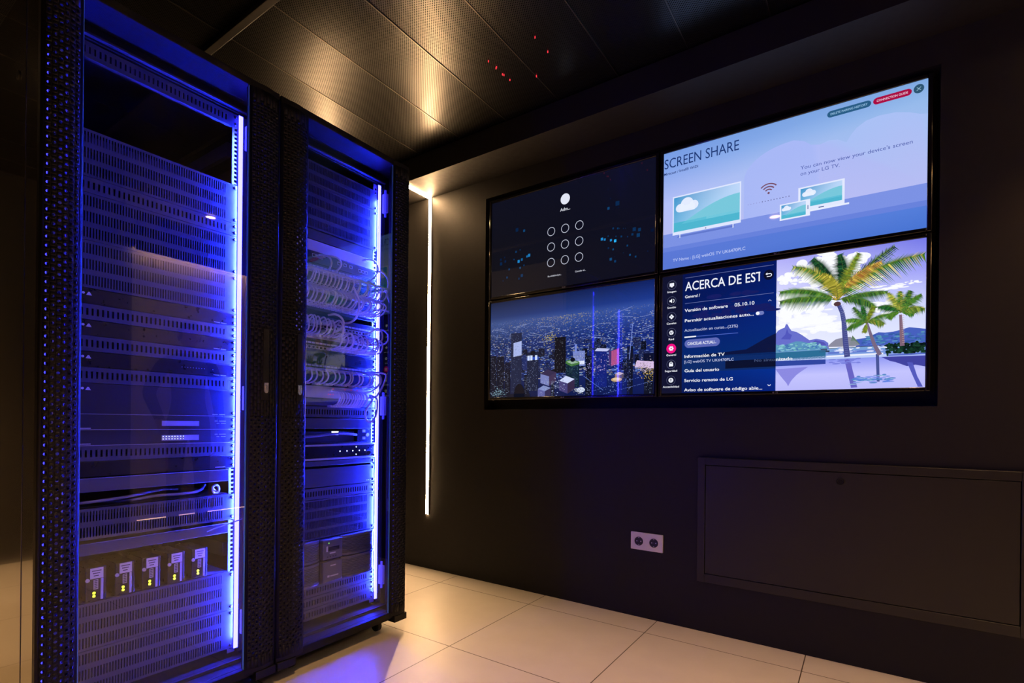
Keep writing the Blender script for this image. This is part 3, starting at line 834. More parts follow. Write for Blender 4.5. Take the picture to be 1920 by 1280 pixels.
    p.text('Gu\u00eda del usuario', 104, 93, 252, 14, Wt, .014); p.text('Servicio remoto de LG', 103, 49, 308, 14, Wt, .014)
    p.text('Aviso de software de c\u00f3digo abie...', 103, 7, 423, 14, Wt, .014)
    p.text('No sinto', 392, 123, 470, 12, (70, 84, 124), .01); p.text('nizado', 473, 123, 533, 13, Wt, .016)
    p.ell(443, 480, 19, 21, (10, 14, 40)); p.lay()
    p.line(434, 484, 448, 484, 3, Wt); p.ring(448, 478.5, 4, 3, Wt, -pi / 2, pi / 2, 12); p.line(436, 473, 448, 473, 3, Wt); p.poly([(431, 484), (438, 490), (438, 478)], Wt)
    p.line(442, 371, 448, 376, 1.6, Gy); p.line(448, 376, 454, 371, 1.6, Gy); p.line(443, 26, 449, 21, 2.4, Wt); p.line(449, 21, 455, 26, 2.4, Wt)
    names = ['Imagen', 'Sonido', 'Canales', 'Red', 'General', 'Seguridad', 'Accesibilidad']
    hw = [20, 19.5, 22, 12, 22, 28, 37]
    for k, nm in enumerate(names):
        y = 494 - k * 72.4; x = 43
        if k == 4: p.ell(x, y, 22, 22, (240, 14, 132))
        else: p.ring(x, y, 19, 1.6, (84, 88, 120))
        p.text(nm, x - hw[k], y - 34, x + hw[k], 9, Wt, .012)
    p.lay()
    y = 494; p.rect(33, y - 6, 53, y + 9, Wt); p.rect(39, y - 10, 47, y - 6, Wt)
    y -= 72.4; p.poly([(33, y - 4), (38, y - 4), (45, y - 10), (45, y + 10), (38, y + 4), (33, y + 4)], Wt); p.ring(45, y, 8, 2.5, Wt, -pi / 3, pi / 3, 10)
    y -= 72.4
    for a in range(4): p.ell(43 + 6 * cos(a * pi / 2), y + 6 * sin(a * pi / 2), 4.6, 4.6, Wt, 12)
    y -= 72.4; p.ell(43, y, 10, 10, Wt, 20); p.lay(); p.line(34, y - 3, 52, y + 4, 2, (16, 18, 46)); p.line(36, y + 6, 46, y - 8, 1.6, (16, 18, 46))
    y -= 72.4
    for a in range(6): p.ell(43 + 7.5 * cos(a * pi / 3), y + 7.5 * sin(a * pi / 3), 3.8, 3.8, Wt, 10)
    p.ell(43, y, 8, 8, Wt, 18); p.lay(); p.ell(43, y, 3.4, 3.4, (240, 14, 132), 12)
    y -= 72.4; p.rect(34, y - 9, 52, y + 4, Wt); p.ring(43, y + 4, 5, 2.8, Wt, 0, pi, 12)
    y -= 72.4; p.ell(43, y, 11, 11, Wt, 22); p.lay(); p.line(43, y - 7, 43, y + 2, 2.4, (16, 18, 46)); p.ell(43, y + 5, 2.4, 2.4, (16, 18, 46), 10)
    p.rect(37, y, 49, y + 2, (16, 18, 46))
    return p

def television(x0, z0, label, pic):
    """x0,z0 = lower left corner of the lit picture on the wall"""
    w, h = SW / 1000, SH / 1000
    ys = W + .001                     # picture plane
    t = thing('television', (x0 + w / 2, W + .04, z0 + h / 2), label, 'television', 'four televisions in the wall recess')
    q = MB()
    bo = .0145; yf = ys - .006
    for (a, b_, c, d) in ((-bo, 0, -bo, h + bo), (w, w + bo, -bo, h + bo), (0, w, -bo, 0), (0, w, h, h + bo)):
        q.box(x0 + a, x0 + b_, yf, ys + .03, z0 + c, z0 + d)
    q.box(x0, x0 + w, ys + .004, ys + .03, z0, z0 + h)
    ob('bezel', q, 'bezel', t, bevel=.003)
    q = MB(); q.box(x0 + .1, x0 + w - .1, ys + .03, W + .099, z0 + .06, z0 + h - .1); ob('back_housing', q, 'rack', t)
    pic.build(x0, z0, ys, t)
    # maker's mark on the lower bezel
    q = MB(); cx = x0 + w * .5; cz = z0 - .0075
    q.cyl((cx - .011, yf - .0006, cz), 'y', .0036, .001, 16)
    q.box(cx - .004, cx - .0028, yf - .0006, yf + .0002, cz - .003, cz + .003); q.box(cx - .004, cx - .0005, yf - .0006, yf + .0002, cz - .003, cz - .0019)
    q.box(cx + .001, cx + .0022, yf - .0006, yf + .0002, cz - .003, cz + .003); q.box(cx + .001, cx + .006, yf - .0006, yf + .0002, cz - .003, cz - .0019)
    q.box(cx + .001, cx + .006, yf - .0006, yf + .0002, cz + .0019, cz + .003); q.box(cx + .0048, cx + .006, yf - .0006, yf + .0002, cz - .003, cz + .0004); q.box(cx + .003, cx + .006, yf - .0006, yf + .0002, cz - .0006, cz + .0004)
    ob('logo', q, pm('logo_grey', (0.35, 0.33, 0.33), .4) if 'logo' not in M else 'logo', t)
    return t
def translucent_mat(name='milky_plastic', col=(.93, .93, .95), fac=.6):
    m, nt, b, out = new_mat(name)
    b.inputs['Base Color'].default_value = (*col, 1); b.inputs['Roughness'].default_value = .35
    tl = nt.nodes.new('ShaderNodeBsdfTranslucent'); tl.inputs['Color'].default_value = (*col, 1)
    mx = nt.nodes.new('ShaderNodeMixShader'); mx.inputs[0].default_value = fac
    nt.links.new(b.outputs[0], mx.inputs[1]); nt.links.new(tl.outputs[0], mx.inputs[2]); nt.links.new(mx.outputs[0], out.inputs['Surface'])
    return m
M['translucent'] = translucent_mat()
M['glass_edge'] = translucent_mat('teal_glass_edge_lit', (.35, .85, .95), .75)
M['logo'] = pm('logo_grey', (0.30, 0.28, 0.28), .4)
television(-1.764, 1.623, 'upper left television showing a dark login pattern of nine circles', pic_login())
television(-1.764, 1.053, 'lower left television showing a city skyline at night', pic_city())
television(-.7745, 1.623, 'upper right television with the pale blue SCREEN SHARE page', pic_share())
television(-.7745, 1.053, 'lower right television with a settings menu beside palm trees', pic_settings())

# ------------------------------------------------------------------ wall socket
sx0, sx1, sz0, sz1 = -.9125, -.7585, .319, .401
t = thing('wall_socket', ((sx0 + sx1) / 2, W, (sz0 + sz1) / 2), 'white double power socket low on the black wall', 'socket')
q = MB(); q.box(sx0, sx1, W - .010, W - .0002, sz0, sz1); ob('cover_plate', q, 'socket_plate', t, bevel=.003)
for k in (0, 1):
    cx = sx0 + .0405 + k * .0715; cz = (sz0 + sz1) / 2
    q = MB(); n = 32; vs = []
    for (r, dy) in ((.0205, -.0125), (.0185, -.0125), (.0185, -.0102), (.0005, -.0102)):
        for j in range(n): vs.append((cx + r * cos(2 * pi * j / n), W + dy, cz + r * sin(2 * pi * j / n)))
    for j in range(n): vs.append((cx + .0205 * cos(2 * pi * j / n), W - .0095, cz + .0205 * sin(2 * pi * j / n)))
    fs = [(i * n + j, i * n + (j + 1) % n, (i + 1) * n + (j + 1) % n, (i + 1) * n + j) for i in range(3) for j in range(n)]
    fs += [(4 * n + j, 4 * n + (j + 1) % n, (j + 1) % n, j) for j in range(n)]
    q.add(vs, fs); ins = ob('socket_insert', q, 'socket_black', t)
    q = MB()
    for dx in (-.0095, .0095): q.cyl((cx + dx, W - .0107, cz), 'y', .0026, .0012, 12)
    for dz in (-.0165, .0165): q.box(cx - .003, cx + .003, W - .0122, W - .0104, cz + dz - .0012, cz + dz + .0012)
    ob('contacts', q, 'alu', ins)

# ------------------------------------------------------------------ cabinet hatch
hx0, hx1, hz0, hz1 = -.603, .458, .224, .767
t = thing('access_hatch', ((hx0 + hx1) / 2, W, hz0), 'large black framed service hatch with a round lock, low on the right of the wall', 'hatch')
fw = .031
q = MB()
for (a, b_, c, d) in ((hx0, hx0 + fw, hz0, hz1), (hx1 - fw, hx1, hz0, hz1), (hx0 + fw, hx1 - fw, hz0, hz0 + fw + .006), (hx0 + fw, hx1 - fw, hz1 - fw, hz1)):
    q.box(a, b_, W - .022, W - .0002, c, d)
ob('frame', q, 'hatch', t, bevel=.0015)
q = MB(); g = .0025; q.box(hx0 + fw + g, hx1 - fw - g, W - .021, W - .0004, hz0 + fw + .006 + g, hz1 - fw - g); d = ob('door', q, 'hatch', t, bevel=.0015)
q = MB(); lx, lz = -.074, .699; n = 32; vs = []
for (r, dy) in ((.0135, -.0195), (.0135, -.025), (.0115, -.0262), (.0095, -.0255), (.009, -.0235), (.0003, -.0235)):
    for j in range(n): vs.append((lx + r * cos(2 * pi * j / n), W + dy, lz + r * sin(2 * pi * j / n)))
q.add(vs, [(i * n + j, i * n + (j + 1) % n, (i + 1) * n + (j + 1) % n, (i + 1) * n + j) for i in range(5) for j in range(n)])
q.box(lx - .0045, lx + .0045, W - .0248, W - .0232, lz - .001, lz + .001)
ob('lock', q, 'rack', d)

# ------------------------------------------------------------------ racks
XD = -1.680      # front of the door glass
XP = -1.812      # front of the equipment panels
RACK_TOP, RACK_BOT = 2.038, 0.058

def perforated(mb, ya, yb, z0, z1, skips, bulge=.012, x=XD + .004):
    """curved steel strip with staggered round holes, one cell per hole"""
    cw, ch, r = .0112, .0224, .0036
    n = int((yb - ya - .012) / cw)
    y0 = (ya + yb) / 2 - n * cw / 2
    X = lambda y: x + bulge * (1 - ((y - (ya + yb) / 2) / ((yb - ya) / 2)) ** 2)
    def fq(a, b_, c, d): mb.quad((X(a), a, c), (X(b_), b_, c), (X(b_), b_, d), (X(a), a, d))
    fq(ya, y0, z0, z1); fq(y0 + n * cw, yb, z0, z1)
    for k in range(n):
        a = y0 + k * cw; b_ = a + cw
        z = z0 + .03 + (ch / 2 if k % 2 else 0)
        fq(a, b_, z0, z)
        while z + ch < z1 - .03:
            if any(s0 < z + ch / 2 < s1 for (s0, s1) in skips): fq(a, b_, z, z + ch)
            else:
                cy, cz = (a + b_) / 2, z + ch / 2
                vs = []
                for j in range(8):
                    oy = (1, 1, 0, -1, -1, -1, 0, 1)[j]; oz = (0, 1, 1, 1, 0, -1, -1, -1)[j]
                    vs.append((X(cy + oy * cw / 2), cy + oy * cw / 2, cz + oz * ch / 2))
                for j in range(8):
                    aa = j * pi / 4; vs.append((X(cy), cy + r * cos(aa), cz + r * sin(aa)))
                mb.add(vs, [(j, (j + 1) % 8, 8 + (j + 1) % 8, 8 + j) for j in range(8)])
            z += ch
        fq(a, b_, z, z1)

def holes_sheet(mb, y0, y1, z0, z1, X, rows, cols, t=.002, mi=0):
    """front sheet at X with rectangular holes; rows = z spans, cols = y spans"""
    z = z0
    F = lambda a, b_, c, d: mb.quad((X, a, c), (X, b_, c), (X, b_, d), (X, a, d), mi)
    for (c, d) in rows:
        F(y0, y1, z, c)
        y = y0
        for (a, b_) in cols:
            F(y, a, c, d); y = b_
            Z = X - t
            mb.quad((X, a, c), (X, b_, c), (Z, b_, c), (Z, a, c), mi); mb.quad((X, a, d), (X, b_, d), (Z, b_, d), (Z, a, d), mi)
            mb.quad((X, a, c), (X, a, d), (Z, a, d), (Z, a, c), mi); mb.quad((X, b_, c), (X, b_, d), (Z, b_, d), (Z, b_, c), mi)
        F(y, y1, c, d); z = d
    F(y0, y1, z, z1)

def rack(name, label, yc, ya, yb, ga, gb, lock_y, handle_left, left_side, right_side, left_led, hz, light_blocks=()):
    """ya..yb outer door width, ga..gb glass"""
    t = thing('server_rack', (XD - .4, yc, 0), label, 'server rack', 'server racks along the left side')
    xb = -2.62
    for (a, b_) in ((ya + .004, ya + .030), (yb - .030, yb - .004)):
        q = MB(); q.box(-1.90, -1.80, a, b_, RACK_BOT + .016, RACK_TOP - .022); ob('post', q, 'rack', t, bevel=.0015)
        q = MB(); q.box(xb, xb + .04, a, b_, RACK_BOT + .016, RACK_TOP - .022); ob('post', q, 'rack', t, bevel=.0015)
    q = MB(); q.box(xb, -1.70, ya + .004, yb - .004, RACK_TOP - .022, RACK_TOP); ob('top_cover', q, 'rack', t, bevel=.0015)
    q = MB(); q.box(xb, -1.70, ya + .004, yb - .004, RACK_BOT, RACK_BOT + .016); q.box(-1.76, -1.70, ya + .074, yb - .074, RACK_BOT - .012, RACK_BOT + .03)
    for (a, b_) in ((ya, ya + .07), (yb - .07, yb)): q.box(-1.76, -1.664, a, b_, RACK_BOT - .016, RACK_BOT + .012)
    ob('base', q, 'rack', t, bevel=.0015)
    q = MB(); q.box(xb - .006, xb, ya + .004, yb - .004, RACK_BOT, RACK_TOP); ob('rear_panel', q, 'rack', t)
    q = MB()
    q.box(-1.825, -1.806, ya + .03, yb - .03, 1.976, RACK_TOP - .022); cm = ob('cross_member', q, 'rack', t, bevel=.001)
    q = MB(); q.box(-1.806, -1.792, ya + .03, yb - .03, 1.981, 1.988); ob('lip', q, 'rack_in', cm, bevel=.001)
    q = MB(); q.box(-1.80, -1.745, ya + .03, yb - .03, RACK_BOT + .016, .092); q.box(-1.752, -1.745, ya + .03, yb - .03, .092, .100); ob('cross_member', q, 'rack', t, bevel=.001)
    for (a, b_) in ((yc - .262, yc - .247), (yc + .247, yc + .262)):
        for z in (.42, 1.10, 1.86):
            q = MB(); q.box(xb + .04, -1.90, a, b_, z, z + .05); ob('side_beam', q, 'rack_in', t, bevel=.001)
    q = MB(); q.box(-2.30, -2.26, yc - .247, yc + .247, 1.865, 1.905); ob('cross_member', q, 'rack_in', t, bevel=.001)
    for (a, b_) in light_blocks:
        q = MB(); q.box(-1.698, -1.696, a, b_, .10, 2.0); ob('column_light_block', q, 'rack', t)  # added dark sheet that dims the light seen through the column holes
    for s in (-1, 1):      # rails with square holes
        a, b_ = sorted((yc + s * .2235, yc + s * .2475)); q = MB()
        m = (a + b_) / 2
        n = 126; z0 = .112; p = .04467 / 3
        holes_sheet(q, a, b_, .10, 1.972, XP - .005, [(z0 + k * p - .0046 + .006, z0 + k * p + .0046 + .006) for k in range(124)], [(m - .0046, m + .0046)], .002)
        e = yc + s * .2475
        q.box(XP - .045, XP - .005, min(e, e + s * .002), max(e, e + s * .002), .10, 1.972)
        ob('mounting_rail', q, 'rail', t, smooth=False)
    q = MB(); l0 = yc + .2405; q.box(-1.8005, -1.7985, l0 - .0035, l0 + .0105, .118, 1.966)
    st = ob('led_strip', q, 'blue_led', t, smooth=False)
    q = MB(); q.box(-1.8075, -1.8008, l0 + .0015, l0 + .0035, .15, 1.90); ob('inward_emitter', q, 'blue_led_in', st, smooth=False); st['label'] = 'glowing blue white light strip'
    q = MB(); q.box(-1.8095, -1.8007, l0 + .0038, l0 + .0105, .115, 1.969); q.box(-1.8095, -1.8078, l0 + .001, l0 + .0038, .115, 1.969); ob('strip_channel', q, 'rack_in', st)
    q = MB(); q.box(-1.809, -1.807, l0 + .012, yb - .012, .10, 1.97); ob('side_flange', q, 'flange', t)
    if left_led:
        q = MB(); q.box(-1.808, -1.800, ya + .0315, ya + .0375, .118, 1.92); ob('led_strip', q, 'blue_led_out', t, smooth=False)
        q = MB(); q.box(-1.86, -1.800, ya + .044, ya + .046, .10, 1.97); ob('strip_light_shield', q, 'rack_in', t)  # added shield that keeps the left strip's light off the panels
    for z in hz:           # bright white catch blocks beside the strip
        q = MB(); cw_ = l0 + .0135; q.box(-1.792, -1.766, cw_ - .001, cw_ + .0125, z - .042, z + .042); q.cyl((-1.779, cw_ + .006, z - .060), 'z', .005, .120, 12)
        ob('door_catch', q, 'translucent', t, bevel=.003)
    if left_side:
        q = MB(); q.box(xb, -1.80, ya - .0005, ya + .0035, .07, RACK_TOP - .004); q.box(-1.797, -1.70, ya + .0008, ya + .0035, .07, RACK_TOP - .004)
        sp = ob('side_panel', q, 'rack_side', t, bevel=.001)
        q = MB(); q.cyl((-1.862, ya - .004, 1.82), 'y', .012, .006, 20); q.box(-1.863, -1.861, ya - .005, ya - .004, 1.814, 1.826); ob('side_lock', q, 'rubber', sp)
    if right_side:
        q = MB(); q.box(xb, -1.70, yb - .0035, yb, .07, RACK_TOP - .004); ob('side_panel', q, 'side_matt', t)
    # door
    q = MB()
    skips = [(hz[1] - .055, hz[1] + .225)]
    perforated(q, ya, ga, .085, 2.012, skips if handle_left else [])
    perforated(q, gb, yb, .085, 2.012, [] if handle_left else skips)
    dr = ob('door', q, 'rack', t, ang=.9)
    sm = dr.modifiers.new('thick', 'SOLIDIFY'); sm.thickness = .0012
    q = MB()
    q.box(XD - .018, XD + .004, ya, yb, 2.012, 2.036); q.box(XD - .018, XD + .004, ya, yb, RACK_BOT + .004, .088)
    for (a, b_) in ((ya, ya + .003), (ga - .004, ga - .001), (gb + .001, gb + .004), (yb - .003, yb)): q.box(XD - .018, XD + .003, a, b_, .085, 2.014)
    for (a, b_) in ((ya, ga), (gb, yb)):      # rounded caps on the bulged columns
        m = (a + b_) / 2; hwid = (b_ - a) / 2; n = 10
        pts = [(XD + .004 + .012 * (1 - (2 * k / n - 1) ** 2), a + (b_ - a) * k / n) for k in range(n + 1)]
        for (c, d) in ((2.010, 2.030), (.072, .087)): q.prism([(XD - .018, a)] + pts + [(XD - .018, b_)], 'z', c, d)
    ob('door_frame', q, 'rack', dr, bevel=.001)
    q = MB(); q.box(XD - .006, XD, ga, gb, .080, 2.020); ob('glass_pane', q, 'glass', dr, smooth=False)
    for (a, b_) in ((ga - .0002, ga + .0022), (gb - .0022, gb + .0002)):
        q = MB(); q.box(XD - .0065, XD + .0006, a, b_, .080, 2.020); ob('glass_edge', q, 'glass_edge', dr, smooth=False)
    for (a, b_) in ((2.0185, 2.0205), (.0795, .0815)):
        q = MB(); q.box(XD - .0065, XD + .0004, ga, gb, a, b_); ob('glass_edge', q, 'glass_edge', dr, smooth=False)
    zL = 1.014
    q = MB(); q.box(XD + .012, XD + .019, lock_y - .011, lock_y + .011, zL - .035, zL + .205); q.box(XD + .010, XD + .0135, lock_y - .019, lock_y + .019, zL - .045, zL + .215)
    ob('handle', q, 'rack', dr, bevel=.003)
    q = MB(); q.prism([(lock_y - .0075, zL + .022), (lock_y - .0075, zL - .004)] + [(lock_y + .0075 * cos(a), zL - .004 + .0085 * sin(a)) for a in [pi + pi * k / 10 for k in range(1, 10)]] + [(lock_y + .0075, zL - .004), (lock_y + .0075, zL + .022)], 'x', XD + .0185, XD + .0215)
    q.cyl((XD + .0212, lock_y, zL + .003), 'x', .0052, .0016, 20)
    lk = ob('lock', q, 'chrome', dr); lk['label'] = 'steel lock plate'
    # castors
    for (cx, cy) in ((-1.745, ya + .10), (-1.745, yb - .10), (-2.55, ya + .10), (-2.55, yb - .10)):
        q = MB(); q.cyl((cx, cy - .009, .0235), 'y', .0235, .018, 24); wheel = q
        c = ob('castor', wheel, 'rubber', t)
        q = MB(); q.box(cx - .012, cx + .014, cy - .013, cy - .0105, .016, .05); q.box(cx - .012, cx + .014, cy + .0105, cy + .013, .016, .05); q.box(cx - .014, cx + .016, cy - .014, cy + .014, .046, RACK_BOT)
        ob('fork', q, 'rack', c)
    return t

YC1, YC2 = .695, 1.316
rack('r', 'left server rack with blue lit glass door, nearest the camera', YC1, .3835, 1.007, .467, .904, .960, False, True, False, True, (1.89, .986, .208), ((.967, 1.002), (.440, .462)))
rack('r', 'right server rack full of white patch cables, beside the LED line', YC2, 1.0135, 1.6205, 1.119, 1.530, 1.085, True, False, True, False, (1.885, .98, .225), ((1.018, 1.085), (1.57, 1.617)))

# shared screw mesh
q = MB(); n = 14; vs = []
for (r, dx) in ((.0058, 0), (.0058, .0012), (.0045, .0032), (.0018, .0042), (.0003, .0034)):
    for j in range(n): vs.append((dx, r * cos(2 * pi * j / n), r * sin(2 * pi * j / n)))
q.add(vs, [(i * n + j, i * n + (j + 1) % n, (i + 1) * n + (j + 1) % n, (i + 1) * n + j) for i in range(4) for j in range(n)])
SCREW = ob('screw', q, 'screw')
def screws(parent, yc, z0, z1, X=XP + .0002):
    zs = [z0 + .011, z1 - .011] if z1 - z0 < .06 else [z0 + .011, z1 - .011]
    pl = world_loc(parent)
    for y in (yc - .2325, yc + .2325):
        for z in zs:
            s = SCREW.copy(); COL.objects.link(s); s.parent = parent
            s.location = (X - pl[0], y - pl[1], z - pl[2])

def slot_panel(yc, z0, z1, rows, label, wide=False, mat='panel', cat='blanking panel'):
    """blanking panel with rows of upright ventilation slots"""
    g = .0006; z0 += g; z1 -= g
    zm = (z0 + z1) / 2
    t = thing('slotted_panel', (XP, yc, z0), label, cat)
    q = MB()
    H = z1 - z0; rh = H / rows
    if wide: n, p, w, sh = 34, .0121, .0048, .020
    else: n, p, w, sh = 57, .0071, .0034, .029
    rws = [(z0 + rh * (k + .5) - sh / 2, z0 + rh * (k + .5) + sh / 2) for k in range(rows)]
    cols = [(yc + (k - (n - 1) / 2) * p - w / 2, yc + (k - (n - 1) / 2) * p + w / 2) for k in range(n)]
    holes_sheet(q, yc - .2413, yc + .2413, z0, z1, XP, rws, cols)
    Xb = XP - .014
    for (a, b_, c, d) in ((yc - .222, yc + .222, z0, z0 + .0012), (yc - .222, yc + .222, z1 - .0012, z1)): q.box(Xb, XP - .0001, a, b_, c, d)
    ob('plate', q, mat, t, smooth=False)
    screws(t, yc, z0, z1)
    return t

def device(yc, z0, z1, label, name='rack_device', mat='device', cat='device', depth=.32, X=XP, ears=True, halfw=.2413, bev=.0012, scr=True):
    g = .0006; z0 += g; z1 -= g
    t = thing(name, (X, yc, z0), label, cat)
    q = MB(); q.box(X - .004, X, yc - halfw, yc + halfw, z0, z1); ob('face_plate', q, mat, t, bevel=bev)
    if depth: q = MB(); q.box(X - depth, X - .0042, yc - .218, yc + .218, z0 + .001, z1 - .001); ob('housing', q, 'rack', t)
    if scr: screws(t, yc, z0, z1, X + .0002)
    return t

def marks(parent, items, mat='print', name='marking', X=XP):
    q = MB()
    for (a, b_, c, d) in items: q.box(X + .0001, X + .0006, a, b_, c, d)
    return ob(name, q, mat, parent, smooth=False)

def leds(parent, pts, mat, r=.002, X=XP, name='indicator'):
    for (y, z) in pts:
        q = MB(); q.cyl((X, y, z), 'x', r, .0014, 10, r2=r * .7); ob(name, q, mat, parent)

# ---------------- left rack
Z1 = lambda n: 1.949 - .04467 * n
y = YC1
slot_panel(y, Z1(.55), Z1(-.5), 1, 'single-row slotted panel at the very top of the left rack, above the empty bay', True)
slot_panel(y, Z1(8), Z1(5), 3, 'three-row slotted panel just under the empty bay at the top of the left rack')
slot_panel(y, Z1(9), Z1(8), 1, 'single-row slotted panel between the two highest three-row slotted panels of the left rack', True)
slot_panel(y, Z1(12), Z1(9), 3, 'upper of two touching three-row slotted panels halfway up the left rack')
slot_panel(y, Z1(15), Z1(12), 3, 'three-row slotted panel directly above the highest black amplifier in the left rack')
slot_panel(y, Z1(17), Z1(16), 1, 'single-row slotted panel under the highest black amplifier in the left rack', True)
slot_panel(y, Z1(19), Z1(18), 1, 'single-row slotted panel under the second highest black amplifier in the left rack', True)
slot_panel(y, Z1(21), Z1(20), 1, 'single-row slotted panel under the third highest black amplifier in the left rack', True)
slot_panel(y, Z1(26), Z1(25), 1, 'single-row slotted panel just below the two receivers with display windows in the left rack', True)
slot_panel(y, Z1(31), Z1(29), 2, 'two-row slotted panel below the loose cables in the left rack')
slot_panel(y, Z1(38), Z1(35), 3, 'three-row slotted panel just below the five converter modules in the left rack')
slot_panel(y, Z1(41), Z1(38), 3, 'lowest three-row slotted panel at the bottom of the left rack')

def tri(t, z):
    q = MB(); yy = y - .172
    X = XP + .0005
    q.prism([(yy - .0065, z - .005), (yy + .0065, z - .005), (yy + .0015, z + .004), (yy - .0015, z + .004)], 'x', XP, X)
    ob('warning_mark', q, 'print', t, smooth=False)
    q = MB(); q.cyl((XP, yy - .013, z), 'x', .0035, .0006, 14); ob('power_button', q, 'print', t)
amp = [(15, 16, 'highest of the four black amplifiers with white marks in the left rack'), (17, 18, 'second highest of the four black amplifiers with white marks in the left rack'), (19, 20, 'third highest black amplifier, with a row of tiny dots, in the left rack')]
for i, (a, c, l) in enumerate(amp):
    t = device(y, Z1(c), Z1(a), l, 'amplifier', cat='amplifier')
    z = Z1(c)
    tri(t, z + .029)
    marks(t, [(y + .167, y + .186, z + .005, z + .0068), (y + .19, y + .208, z + .005, z + .0068)])
    if i == 2: leds(t, [(y + .07 + k * .0085, z + .023) for k in range(9)] + [(y + .165, z + .023)], 'print', .0014)
t = device(y, Z1(23), Z1(21), 'tall two-unit black amplifier under the three thin ones in the left rack', 'amplifier', mat='device2', cat='amplifier'); tri(t, Z1(21) - .016)
marks(t, [(y + .165, y + .182, Z1(23) + .005, Z1(23) + .0068), (y + .187, y + .206, Z1(23) + .005, Z1(23) + .0068)]); marks(t, [(y - .22, y + .2, Z1(23) + .0005, Z1(23) + .0016)], 'lightgrey', 'edge_strip')
for i, (a, c, l) in enumerate(((23, 24, 'black receiver with a plain pale display window in the left rack'), (24, 25, 'black receiver with rows of lit dots in its pale display window, left rack'))):
    t = device(y, Z1(c), Z1(a), l, 'receiver', mat='device2', cat='receiver')
    z = Z1(c)
    d0, d1 = (.889, .905) if i == 0 else (.843, .860)
    dw = marks(t, [(.709, .818, d0, d1)], pm('display_window', (.40, .40, .5), .3), 'display')
    if i == 1:
        leds(dw, [(.713 + k * .0083, zz) for k in range(8) for zz in (.848, .856)], 'led_white', .0011, XP + .0006)
    marks(t, [(.868, .877, z + .028, z + .0295), (.882, .904, z + .028, z + .0295), (.874, .883, z + .020, z + .0215), (.888, .904, z + .020, z + .0215), (y - .19, y - .165, z + .004, z + .006)])
    marks(t, [(y - .23, y + .225, z + .0002, z + .0014)], 'lightgrey', 'edge_strip')
t = device(y, Z1(27), Z1(26), 'black one-unit device with a handwritten white mark, left rack', mat='device'); marks(t, [(.871, .904, Z1(27) + .005, Z1(27) + .0075)])
q = MB()
for (a, b_, c, d) in ((.512, .520, .724, .729), (.518, .522, .728, .735), (.522, .528, .725, .732)): q.box(XP, XP + .0008, a, b_, c, d)
ob('marking', q, 'print', t)
device(y, Z1(28) + .002, Z1(27) - .002, 'narrow plain plate over the loose cables in the left rack', 'blank_plate', 'plate', 'blanking plate', depth=.25, X=XP + .006, halfw=.218, scr=False)
device(y, Z1(32) + .002, Z1(31) - .008, 'narrow plain plate above the five converter modules in the left rack', 'blank_plate', 'plate', 'blanking plate', depth=.25, X=XP + .006, halfw=.218, scr=False)

def cable(name, label, pts, r=.0031, mat='cable', group=None, cat='cable', plug=True, n=8):
    """smooth tube through the points, with a small plug at each end on a face plate"""
    P = [Vector(p) for p in pts]
    out = []
    Q = [P[0] + (P[0] - P[1])] + P + [P[-1] + (P[-1] - P[-2])]
    for i in range(1, len(Q) - 2):
        for k in range(6):
            t_ = k / 6
            a, b_, c, d = Q[i - 1], Q[i], Q[i + 1], Q[i + 2]
            out.append(.5 * ((2 * b_) + (-a + c) * t_ + (2 * a - 5 * b_ + 4 * c - d) * t_ ** 2 + (-a + 3 * b_ - 3 * c + d) * t_ ** 3))
    out.append(P[-1])
    q = MB(); q.tube(out, r, n)
    if plug:
        for e in (P[0], P[-1]):
            q.box(e.x - .004, e.x + .018, e.y - .0056, e.y + .0056, e.z - .004, e.z + .004)
    o = ob(name, q, mat, loc=tuple(P[0]))
    return tag(o, label, cat, group)

# loose cables on the left rack's shelf
t = thing('rack_shelf', (XP, y, Z1(29)), 'shelf carrying the loose cables behind the gap in the left rack', 'shelf')
q = MB(); q.box(-2.2, XP - .006, y - .22, y + .22, Z1(29) + .0008, Z1(29) + .003); q.box(XP - .0075, XP - .006, y - .22, y + .22, Z1(29) - .02, Z1(29) + .003); ob('tray', q, 'rack_in', t)
zb = Z1(29)
cable('loose_cable', 'long blue grey cable lying along the left of the shelf gap in the left rack', [(-1.86, .47, zb + .014), (-1.83, .52, zb + .016), (-1.825, .60, zb + .021), (-1.83, .66, zb + .026), (-1.87, .74, zb + .03), (-1.92, .80, zb + .02)], .0045, 'cable_dark', plug=False)
cable('loose_cable', 'blue grey cable curving up to the right in the shelf gap of the left rack', [(-1.90, .57, zb + .008), (-1.84, .625, zb + .009), (-1.825, .70, zb + .017), (-1.825, .78, zb + .015), (-1.83, .83, zb + .02), (-1.86, .86, zb + .034)], .0045, 'cable_dark', plug=False)
cable('coiled_cable', 'small pale coil of cable at the right end of the left rack shelf gap', [(-1.83, .882 + .011 * cos(a), zb + .019 + .014 * sin(a)) for a in [k * .7 for k in range(14)]] + [(-1.84, .893, zb + .006)], .0034, 'cable', plug=False)

